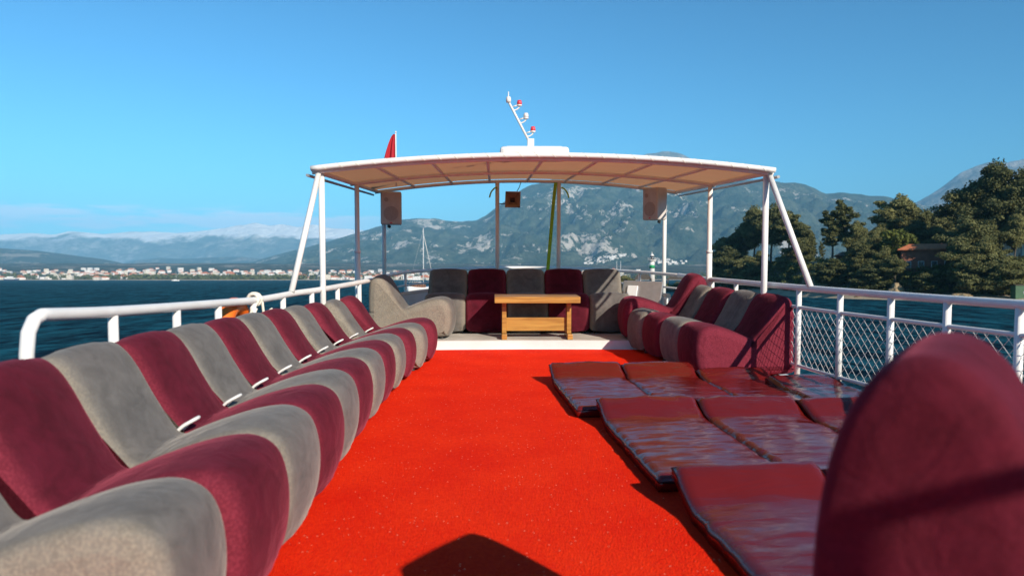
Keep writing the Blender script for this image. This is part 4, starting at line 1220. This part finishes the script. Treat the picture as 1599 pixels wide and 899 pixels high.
# port row, from the camera forward
FX = [(1.35, .755), (1.85, .755), (2.35, .72), (2.85, .72), (3.35, .74), (3.85, .755), (4.35, .758), (4.85, .75), (5.35, .737), (5.85, .717), (6.35, .687), (6.85, .643), (7.35, .588), (7.7, .55)]
def fx(y): return float(np.interp(y, [a[0] for a in FX], [a[1] for a in FX]))
ordn = ['nearest', 'second', 'third', 'fourth', 'fifth', 'sixth', 'seventh', 'eighth', 'ninth', 'tenth', 'eleventh', 'last']
for i in range(12):
    y = 1.85 + .5*i
    col = 'grey' if i % 2 == 0 else 'maroon'
    sl = (fx(y+.25)-fx(y-.25))/.5 if i > 2 else 0.0
    ang = atan2(sl, 1.0)
    y_end = 'at the camera end of' if i == 0 else 'at the bow end of' if i == 11 else 'in'
    lab = ('grey suede sofa module with a worn end painted sunlit cream, nearest in the long port row' if i == 0 else
           '%s suede sofa module, %s from the camera in the long port row' % (col, ordn[i]) if i < 11 else
           'maroon suede sofa module at the bow end of the long port row')
    jr = random.Random(100+i)
    module(col, (-fx(y)+jr.uniform(-.008, .010), y + (.06 if i == 0 else 0), .006), R(90)-ang*.55+jr.uniform(-.010, .010), lab, 'sofa modules in the long port row', hoop_on=(2 <= i <= 10), scale=(.78 if i == 0 else 1, 1, float(np.interp(y, (2.6, 6.6), (.985, .83)))))
# bow module to port on the raised deck
module('grey', (-.46, 8.40, .10), R(86), 'grey sofa module turned sideways on the raised bow deck, port corner', 'sofa modules on the raised bow deck', scale=(1, .96, .93))
module('maroon', (1.42, 8.28, .10), R(-92), 'maroon sofa module turned sideways on the raised bow deck, starboard corner', 'sofa modules on the raised bow deck', scale=(1, .96, .96))
for i in range(5):
    col = 'grey' if i % 2 == 0 else 'maroon'
    x = -.83 + .49*(i+.5)
    lab = ['grey module at the port end of the bow sofa', 'maroon module left of the wooden table in the bow sofa', 'grey middle module of the bow sofa behind the wooden table',
           'maroon module right of the wooden table in the bow sofa', 'grey module at the starboard end of the bow sofa'][i]
    module(col, (x, 8.62, .10), 0.0, lab, 'modules of the bow sofa facing aft', scale=(.98, .97, .98))
# starboard row
SX = [(6.4, 1.68), (6.9, 1.63), (7.4, 1.56), (7.9, 1.48)]
sl_lab = ['maroon module at the near end of the short starboard row, net shadow on its side', 'grey sofa module second from the near end of the short starboard row',
          'maroon sofa module third from the near end of the short starboard row', 'grey sofa module at the bow end of the short starboard row']
for i, (y, x) in enumerate(SX):
    module('maroon' if i % 2 == 0 else 'grey', (x, y-.0, .006), R(-90)+.11, sl_lab[i], 'sofa modules in the short starboard row', scale=(1, .92, .93))

# high backed seat close to the camera
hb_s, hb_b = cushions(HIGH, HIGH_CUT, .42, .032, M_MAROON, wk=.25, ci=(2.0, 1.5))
th = R(-127)
ax, ay = cos(th), sin(th)
near_apex = Vector((.614, 1.03))
lx, ly = .21, .745
ox = near_apex.x - (lx*cos(th) - ly*sin(th)); oy = near_apex.y - (lx*sin(th) + ly*cos(th))
r = empty('high_back_seat', (ox, oy, .006), th)
link('seat', hb_s, r); link('backrest', hb_b, r)
for sx in (-.14, .14):
    for y in (.12, .80): f = link('foot', FOOT, r); f.location = (sx, y, 0)
tag(r, 'dark maroon seat with a tall rounded back, closest to the camera', 'seat')

# ---- table
T = empty('coffee_table', (.475, 8.30, .10)); tag(T, 'varnished wooden coffee table standing on the raised bow deck', 'table')
mb = MB()
for k in range(4): mb.box((0, -.165+.11*k, .455), (.95, .106, .05), 0, .006)
mb.build('tabletop', M_WOOD, T)
mb = MB(); mb.box((0, -.225, .445), (.945, .016, .07), 0, .004); mb.box((0, .225, .445), (.945, .016, .07), 0, .004); mb.build('apron', M_WOOD, T)
for sx in (-1, 1):
    mb = MB(); mb.box((sx*.365, 0, .245), (.05, .12, .37), 0, .005); mb.build('leg', M_WOOD, T)
    mb = MB(); mb.box((sx*.365, 0, .03), (.06, .40, .06), 0, .008); mb.build('foot_bar', M_WOOD, T)
mb = MB(); mb.box((0, 0, .155), (.68, .03, .15), 0, .004); mb.build('stretcher', M_WOOD, T)

# ---- sun mats
def mat_mesh(w, L_, seed, head=.09):
    nx, ny = 26, 52; th = .066
    top = np.zeros((ny, nx, 3)); bot = np.zeros((ny, nx, 3))
    for j in range(ny):
        v = j/(ny-1)*L_
        s = max(0, (v-(L_-.30))/.30); lift = head*(s*s*(3-2*s))
        for i in range(nx):
            u = i/(nx-1); ex = min(u, 1-u)*w; ey = min(v, L_-v)
            rd = .012
            fx_ = sqrt(max(0, 1-(1-min(1, ex/rd))**2)); fy_ = sqrt(max(0, 1-(1-min(1, ey/rd))**2))
            edge = .72+.28*min(fx_, fy_)
            dz = .006*fbm(u*w*4, v*11+seed*3, seed) + .004*fbm(u*w*9, v*24, seed+4)
            sag = -.012*sin(pi*u)*0 + .010*sin(pi*u)
            side = .006*fbm(0, v*9, seed) if i in (0, nx-1) else 0
            x = (u-.5)*w + (side if i else -side)
            top[j, i] = (x, v, lift + .002 + th*edge + dz + sag)
            bot[j, i] = (x, v, lift + .002 + (0.004*fbm(u, v*3, seed) if lift > .01 else 0))
    mb = MB()
    idx = lambda j, i: j*nx+i
    vs = [tuple(p) for p in top.reshape(-1, 3)] + [tuple(p) for p in bot.reshape(-1, 3)]
    o_ = nx*ny; fs = []
    for j in range(ny-1):
        for i in range(nx-1):
            fs.append((idx(j, i), idx(j, i+1), idx(j+1, i+1), idx(j+1, i)))
            fs.append((o_+idx(j, i), o_+idx(j+1, i), o_+idx(j+1, i+1), o_+idx(j, i+1)))
    for j in range(ny-1):
        fs.append((idx(j, 0), idx(j+1, 0), o_+idx(j+1, 0), o_+idx(j, 0)))
        fs.append((idx(j, nx-1), o_+idx(j, nx-1), o_+idx(j+1, nx-1), idx(j+1, nx-1)))
    for i in range(nx-1):
        fs.append((idx(0, i), o_+idx(0, i), o_+idx(0, i+1), idx(0, i+1)))
        fs.append((idx(ny-1, i), idx(ny-1, i+1), o_+idx(ny-1, i+1), o_+idx(ny-1, i)))
    mb.add(vs, fs)
    pip = MB()
    loop = [top[j, 0] for j in range(ny)] + [top[ny-1, i] for i in range(1, nx)] + [top[j, nx-1] for j in range(ny-2, -1, -1)] + [top[0, i] for i in range(nx-2, 0, -1)]
    pip.tube([Vector((p[0], p[1], p[2]-.004)) for p in loop], .0045, 6, closed=True)
    return mb.mesh('cover', M_VINYL), pip.mesh('piping', M_PIPING)
MROT = R(3.8)
def sunmat(x, y, w, L_, seed, label, rot=MROT, head=.09, dz=.0):
    """x, y: left far (head) corner"""
    a, b = mat_mesh(w, L_, seed, head)
    hx, hy = x + w/2*cos(rot), y + w/2*sin(rot)
    r = empty('sun_mat', (hx + L_*sin(rot), hy - L_*cos(rot), .006+dz), rot)
    link('cover', a, r); link('piping', b, r)
    tag(r, label, 'sun mat', 'glossy maroon sun mats laid on the carpet')
sunmat(.455, 6.10, .60, 1.32, 1, 'glossy maroon sun mat at the carpet side of the far row')
sunmat(1.06, 6.10, .592, 1.32, 2, 'glossy maroon sun mat, second from the carpet in the far row')
sunmat(1.655, 5.98, .575, 1.28, 3, 'glossy maroon sun mat, third from the carpet in the far row', head=.06)
sunmat(2.10, 5.62, .54, 1.22, 4, 'glossy maroon sun mat by the netted railing in the far row', rot=R(6), head=.04, dz=.02)
sunmat(.660, 4.70, .640, 1.40, 5, 'glossy maroon sun mat at the carpet side of the middle row')
sunmat(1.305, 4.70, .638, 1.40, 6, 'glossy maroon sun mat, second from the carpet in the middle row')
sunmat(1.948, 4.66, .636, 1.40, 7, 'glossy maroon sun mat by the railing in the middle row')
sunmat(.785, 3.20, .66, 1.55, 8, 'glossy maroon sun mat closest to the camera at the carpet side', head=.10)
sunmat(1.455, 3.19, .66, 1.55, 9, 'glossy maroon sun mat behind the tall rounded seat back')
sunmat(2.125, 3.17, .64, 1.55, 10, 'glossy maroon sun mat by the railing in the nearest row')

# ---- canopy
CX0, CX1, CY0, CY1 = -1.60, 2.485, 6.52, 10.05
CXM = (CX0+CX1)/2
def cz(x, y):
    u = (x-CXM)/((CX1-CX0)/2); t = (y-CY0)/(CY1-CY0)
    return (1.785+.075*t) + (.125+.03*t)*(1-u*u)
A = empty('awning', (0, 0, 0)); tag(A, 'cream canvas awning on white posts over the bow deck', 'awning')
nx, ny = 50, 34
def canv(off):
    V = np.zeros((ny, nx, 3))
    for j in range(ny):
        for i in range(nx):
            x = CX0+(CX1-CX0)*i/(nx-1); y = CY0+(CY1-CY0)*j/(ny-1)
            fy = (y-CY0)/(CY1-CY0); bay = abs(sin(pi*fy*2)); bx = abs(sin(pi*(x-CX0)/(CX1-CX0)*8))
            V[j, i] = (x, y, cz(x, y) + .028 - .010*bay*bx + off)
    return V
tp, bt = canv(.003), canv(-.003)
mb = MB()
vs = [tuple(p) for p in tp.reshape(-1, 3)] ; fs = []
for j in range(ny-1):
    for i in range(nx-1):
        fs.append((j*nx+i, j*nx+i+1, (j+1)*nx+i+1, (j+1)*nx+i))
mb.add(vs, fs)
mb.build('canvas', M_CANVAS, A)
# rolled hem with lacing along the aft edge and round the sides
mb = MB()
xs_ = [CX0+(CX1-CX0)*k/60 for k in range(61)]
mb.tube([(x, CY0-.012, cz(x, CY0)+.022) for x in xs_], .024, 10)
mb.build('hem', M_WHITE, A)
mb = MB(); mb.tube([(x, CY1+.012, cz(x, CY1)+.010) for x in xs_], .014, 8); mb.build('hem', M_WHITE, A)
for yy, dz_, rr, lr in ((CY0-.012, .022, .0245, .003), (CY1+.012, .010, .0145, .0025)):
    mb = MB(); path = []
    for k in range(28*8+1):
        t = k/(28*8); x = CX0+.04+(CX1-CX0-.08)*t; a = 2*pi*k/8
        path.append((x, yy+rr*cos(a), cz(x, min(max(yy, CY0), CY1))+dz_+rr*sin(a)))
    mb.tube(path, lr, 5); mb.build('lacing', M_ROPE, A)
def arch(y, r, nm):
    mb = MB(); mb.tube([(x, y, cz(x, y)-.004) for x in xs_], r, 10); mb.build(nm, M_WHITE, A)
arch(CY0+.04, .022, 'frame_arch'); arch(8.28, .022, 'frame_arch'); arch(9.98, .022, 'frame_arch')
for k in range(9):
    x = CX0+.02+(CX1-CX0-.04)*k/8
    mb = MB(); mb.tube([(x, CY0+.02+(CY1-CY0-.04)*q/12, cz(x, CY0+(CY1-CY0)*q/12)+.006) for q in range(13)], .016 if 0 < k < 8 else .024, 8); mb.build('frame_rib', M_WHITE, A)
for s, x0 in ((-1, CX0-.035), (1, CX1+.035)):
    mb = MB(); mb.tube([(x0, CY0+.0+(CY1-CY0)*q/12, cz(CX0, CY0+(CY1-CY0)*q/12)-.035) for q in range(13)], .014, 8); mb.build('side_rail', M_STEEL, A)
POSTS = [(-1.53, 6.60), (2.44, 6.60), (-1.53, 8.28), (2.43, 8.28), (-1.485, 9.98), (2.31, 9.98), (.04, 9.98), (.87, 9.98)]
for (x, y) in POSTS:
    mb = MB(); zb = .10 if y > 8.3 else -.01
    mb.tube([(x, y, zb), (x, y, cz(x, y)-.02)], .027 if y < 9 else .028, 12); mb.tube([(x, y, zb), (x, y, zb+.015)], .055, 14); po = mb.build('post', M_WHITE, A)
    if 7 < y < 9:
        mb = MB(); mb.tube([(x, y, zb+.02), (x, y, 1.06)], .032, 12); mb.tube([(x, y, 1.06), (x, y, 1.09)], .036, 12); mb.build('sleeve', M_WHITE, po)
for (a, b) in (((-1.545, 6.56, 1.77), (-1.645, 6.0, .76)), ((2.455, 6.56, 1.77), (2.585, 5.95, .80))):
    mb = MB(); mb.tube([a, b], .025, 12); mb.build('brace', M_WHITE, A)

# green webbing strap tied beside the centre post
mb = MB()
P = [(.825, 9.94, cz(.8, 9.94)-.02), (.80, 9.95, 1.75), (.765, 9.98, 1.3), (.725, 10.0, .8), (.71, 10.0, .62)]
C = catmull(P, 6, False)
vs = []; 
for p in C: vs += [(p.x-.023, p.y, p.z), (p.x+.023, p.y+.01, p.z), (p.x+.023, p.y+.016, p.z), (p.x-.023, p.y+.006, p.z)]
fs = [(4*i+j, 4*i+(j+1) % 4, 4*i+4+(j+1) % 4, 4*i+4+j) for i in range(len(C)-1) for j in range(4)]
mb.add(vs, fs); mb.smooth = False
o = mb.build('webbing_strap', M_GREEN); tag(o, 'bright green webbing strap slanting down beside the centre awning post', 'strap')
for x, lab in ((.035, 'loose green strap end knotted on the port centre awning post'), (.90, 'loose green strap end hanging beside the starboard centre awning post')):
    s = -1 if x < .5 else 1
    mb = MB(); mb.tube(catmull([(x, 9.95, cz(x, 9.95)-.08), (x+s*.04, 9.94, cz(x, 9.9)-.10), (x+s*.08, 9.93, cz(x, 9.9)-.15), (x+s*.10, 9.93, cz(x, 9.9)-.22)], 5, False), .010, 6)
    o = mb.build('strap_end', M_GREEN); tag(o, lab, 'strap')

# speakers
def speaker(loc, rz, label, tilt=0.0):
    r = empty('loudspeaker', loc, rz); tag(r, label, 'loudspeaker')
    mb = MB(); poly = [(-.135, -.115), (.135, -.115), (.125, .03), (.07, .115), (-.07, .115), (-.125, .03)]
    mb.box((0, -.02, 0), (.27, .19, .43), 0, .02); mb.box((0, .09, 0), (.17, .06, .36), 0, .015); mb.build('cabinet', M_SPK, r)
    mb = MB(); mb.tube([(0, -.114, -.07), (0, -.1205, -.07)], .095, 28); mb.build('woofer_grille', M_GRILLE, r)
    mb = MB(); mb.tube([(-.06, -.114, .11), (-.06, -.120, .11)], .028, 18); mb.build('tweeter', M_GRILLE, r)
    mb = MB(); mb.box((0, -.1165, -.19), (.03, .004, .012)); mb.build('badge', M_LAMPR, r)
    mb = MB(); mb.box((0, .13, 0), (.05, .06, .20), 0, .005); mb.tube([(-.05, .10, -.225), (-.02, .12, -.24)], .02, 8); mb.build('bracket', M_DARK, r)
    return r
speaker((-1.36, 9.80, 1.63), R(6), 'white loudspeaker with round grille hung on the port awning post')
speaker((2.16, 9.86, 1.70), R(-55), 'white loudspeaker turned inwards on the starboard awning post')
# horn speaker: square flare
r = empty('horn_speaker', (.245, 9.85, 1.755), R(0)); tag(r, 'small brown square horn speaker beside the port centre awning post', 'horn speaker')
mb = MB(); mb.smooth = False
a, b = .098, .03
mb.add([(-a, 0, -a), (a, 0, -a), (a, 0, a), (-a, 0, a), (-b, .13, -b), (b, .13, -b), (b, .13, b), (-b, .13, b)], [(0, 1, 5, 4), (1, 2, 6, 5), (2, 3, 7, 6), (3, 0, 4, 7), (4, 5, 6, 7)])
mb.build('flare', M_HORN, r)
mb = MB(); mb.tube([(-a, 0, -a), (a, 0, -a), (a, 0, a), (-a, 0, a)], .011, 8, closed=True); mb.build('rim', M_HORN, r)
mb = MB(); mb.lathe([(.05, 0), (.06, .03), (.06, .09), (.03, .11)], (0, 0, 0), 16)
for i, v in enumerate(mb.v): mb.v[i] = (v[0], .13+v[2], v[1])
mb.build('driver', M_DARK, r)
mb = MB(); mb.tube([(-.19, .13, -.05), (-.09, .10, -.05), (0, .10, -.05)], .007, 6); mb.build('bracket', M_DARK, r)
mb = MB(); mb.tube([(.05, .1, .10), (.09, .1, .17), (.12, .12, .26)], .005, 6); mb.build('cable', M_DARK, r)

# locker on the awning, light mast, flag
r = empty('roof_hatch', (.36, 6.86, cz(.36, 6.86)+.03)); tag(r, 'flat white hatch box on top of the awning', 'hatch')
mb = MB(); mb.box((0, 0, .03), (.62, .5, .085), 0, .03); mb.build('body', M_GEL, r)
mb = MB(); mb.box((0, 0, .0765), (.5, .36, .012), 0, .004); mb.build('lid', M_GEL, r)
r = empty('light_mast', (.335, 6.86, cz(.335, 6.86)+.112)); tag(r, 'tilted white mast with red and clear navigation lights above the awning', 'light mast')
mb = MB(); mb.box((0, 0, .045), (.062, .062, .09), 0, .005); mb.build('base_box', M_GEL, r)
tp_ = Vector((-.205, 0, .43)); bs = Vector((-.02, 0, .08))
mb = MB(); mb.tube([bs, tp_], .011, 8); mb.build('pole', M_WHITE, r)
for k, (t, red) in enumerate(((.10, True), (.45, False), (.78, True))):
    c = bs.lerp(tp_, t)
    mb = MB(); mb.tube(catmull([c, c+Vector((.025, 0, .0)), c+Vector((.055, 0, .02)), c+Vector((.06, 0, .04))], 4, False), .006, 6); mb.tube([c+Vector((0, 0, .03)), c+Vector((.05, 0, .045))], .006, 6)
    mb.lathe([(.022, 0), (.024, .012)], c+Vector((.06, 0, .035)), 12); br = mb.build('lamp_bracket', M_WHITE, r)
    mb = MB(); mb.lathe([(.022, .012), (.024, .03), (.018, .052), (0, .056)], c+Vector((.06, 0, .035)), 12); mb.build('lens', M_LAMPR if red else M_PALE, br)
mb = MB(); mb.lathe([(.02, 0), (.024, .02), (.02, .05), (.006, .055), (.004, .10)], tp_-Vector((0, 0, .01)), 12); mb.build('top_lamp', M_PALE, r)
# flag
r = empty('flag', (-1.235, 9.2, cz(-1.235, 9.2)+.16)); tag(r, 'red flag hanging limp from a white staff behind the awning', 'flag')
mb = MB(); mb.tube([(.02, 0, -.18), (.02, 0, .475)], .007, 8); mb.lathe([(.010, .475), (.010, .495), (0, .50)], (.02, 0, 0), 8); mb.build('flagstaff', M_WHITE, r)
mb = MB(); vs = []; n, m = 14, 16
for j in range(m):
    v = j/(m-1)
    for i in range(n):
        u = i/(n-1); wd = .022 + .150*v**.7
        vs.append((.012 - wd*u, .028*sin(u*11+v*2)*(.3+.7*v), .46 - .50*v*(1-.08*u) + .03*u*v))
fs = [(j*n+i, j*n+i+1, (j+1)*n+i+1, (j+1)*n+i) for j in range(m-1) for i in range(n-1)]
mb.add(vs, fs); cl = mb.build('cloth', M_RED, r)
mb = MB(); cr = []
for k in range(9):
    a = -1.2+2.4*k/8; cr.append((-.035+.012*cos(a)-.02, -.034, .11+.055*sin(a)))
for k in range(8, -1, -1):
    a = -1.2+2.4*k/8; cr.append((-.035+.004*cos(a)-.02, -.034, .11+.05*sin(a)))
mb.smooth = False; mb.add(cr, [tuple(range(18))]); mb.add([(p[0], p[1]+.003, p[2]) for p in cr], [tuple(range(18))[::-1]]); mb.build('crescent', M_FLAGW, cl)

# lifebuoy with rope
r = empty('lifebuoy', (-1.82, 5.17, .50), R(0)); tag(r, 'orange lifebuoy hanging outside the port railing', 'lifebuoy')
mb = MB(); ring_pts = [(.0, .215*cos(a), .215*sin(a)) for a in [2*pi*k/40 for k in range(40)]]
mb.tube(ring_pts, .060, 14, closed=True); mb.build('ring', M_ORANGE, r)
for a in (215, 325):
    aa = R(a); mb = MB()
    mb.tube([(0, .215*cos(aa+t), .215*sin(aa+t)) for t in (-.11, 0, .11)], .062, 14, cap=False); mb.build('reflective_band', M_FLAGW, r)
r = empty('rope_coil', (0, 0, 0)); tag(r, 'white rope knotted over the port railing above the lifebuoy', 'rope')
mb = MB(); rg = random.Random(9)
kx, ky, kz = -1.73, 5.34, .748
for q in range(6):
    rr = .036+.012*rg.random(); oy_ = ky-.04+.016*q
    mb.tube([(kx+rr*cos(a), oy_+.02*sin(a*.5+q), kz+rr*sin(a)) for a in [2*pi*k/14 for k in range(14)]], .011, 6, closed=True)
mb.build('coil', M_ROPE, r)
for pts in ([(kx+.04, ky+.05, kz-.02), (kx+.05, ky+.055, kz-.16), (kx+.05, ky+.05, kz-.38)], [(kx+.03, ky-.05, kz-.03), (kx-.02, ky-.13, kz-.14), (kx-.04, ky-.24, kz-.22), (kx-.05, ky-.3, kz-.30)],
            [(kx+.03, ky-.05, kz-.06), (kx+.0, ky-.10, kz-.17), (kx-.01, ky-.15, kz-.27)], [(kx+.03, ky-.02, kz-.12), (kx+.05, ky+.06, kz-.11), (kx+.08, ky+.15, kz-.08)]):
    mb = MB(); mb.tube(catmull(pts, 5, False), .010, 6); mb.build('rope_end', M_ROPE, r)

# deck gear by the starboard bow: grey plate and loose net lines
r = empty('deck_hatch', (1.86, 9.35, .40), R(-35)); tag(r, 'grey and white hatch cover leaning behind the starboard corner module', 'hatch')
mb = MB(); mb.box((0, 0, -.0), (.55, .03, .58), 0, .01)
for i, v in enumerate(mb.v): mb.v[i] = (v[0], v[1]+.35*(v[2]), v[2])
mb.build('panel', M_STEEL, r)
mb = MB(); mb.box((-.12, -.03, .12), (.14, .02, .22), 0, .005)
for i, v in enumerate(mb.v): mb.v[i] = (v[0], v[1]+.35*(v[2]), v[2])
mb.build('plate', M_FLAGW, r)

# unseen frame added to cast the bar of shade across the tall seat back
r = empty('added_shadow_frame', (0, 0, 0)); tag(r, 'unseen white tube frame added behind the camera to cast a bar of shade', 'shadow frame')
mb = MB(); mb.tube([(1.50, -.625, 1.80), (2.02, -.39, 1.80)], .018, 10); mb.build('crossbar', M_WHITE, r)
for x, y in ((1.58, -.59), (2.0, -.40)):
    mb = MB(); mb.tube([(x, y, 0), (x, y, 1.80)], .024, 10); mb.build('post', M_WHITE, r)

# ------------------------------------------------------------------ put the boat on the water
for o in BOAT:
    if o.parent is None:
        o.matrix_world = BOATM @ Matrix.LocRotScale(o.location, o.rotation_euler, o.scale)

# ------------------------------------------------------------------ the air
hz = bpy.data.materials.new('haze_air'); hz.use_nodes = True
N, L = hz.node_tree.nodes, hz.node_tree.links
N.remove(N['Principled BSDF'])
pv = N.new('ShaderNodeVolumePrincipled')
pv.inputs['Color'].default_value = (0.25, 0.64, 1.0, 1)
pv.inputs['Density'].default_value = 8.0e-5
pv.inputs['Anisotropy'].default_value = -0.22
L.new(pv.outputs[0], N['Material Output'].inputs['Volume'])
mb = MB(); mb.smooth = False
mb.box((0, 2500, 1148.5), (62000, 57000, 2303))
o = mb.build('haze', hz, None, False); tag(o, 'pale blue haze in the air over the bay', 'haze', None, 'stuff')
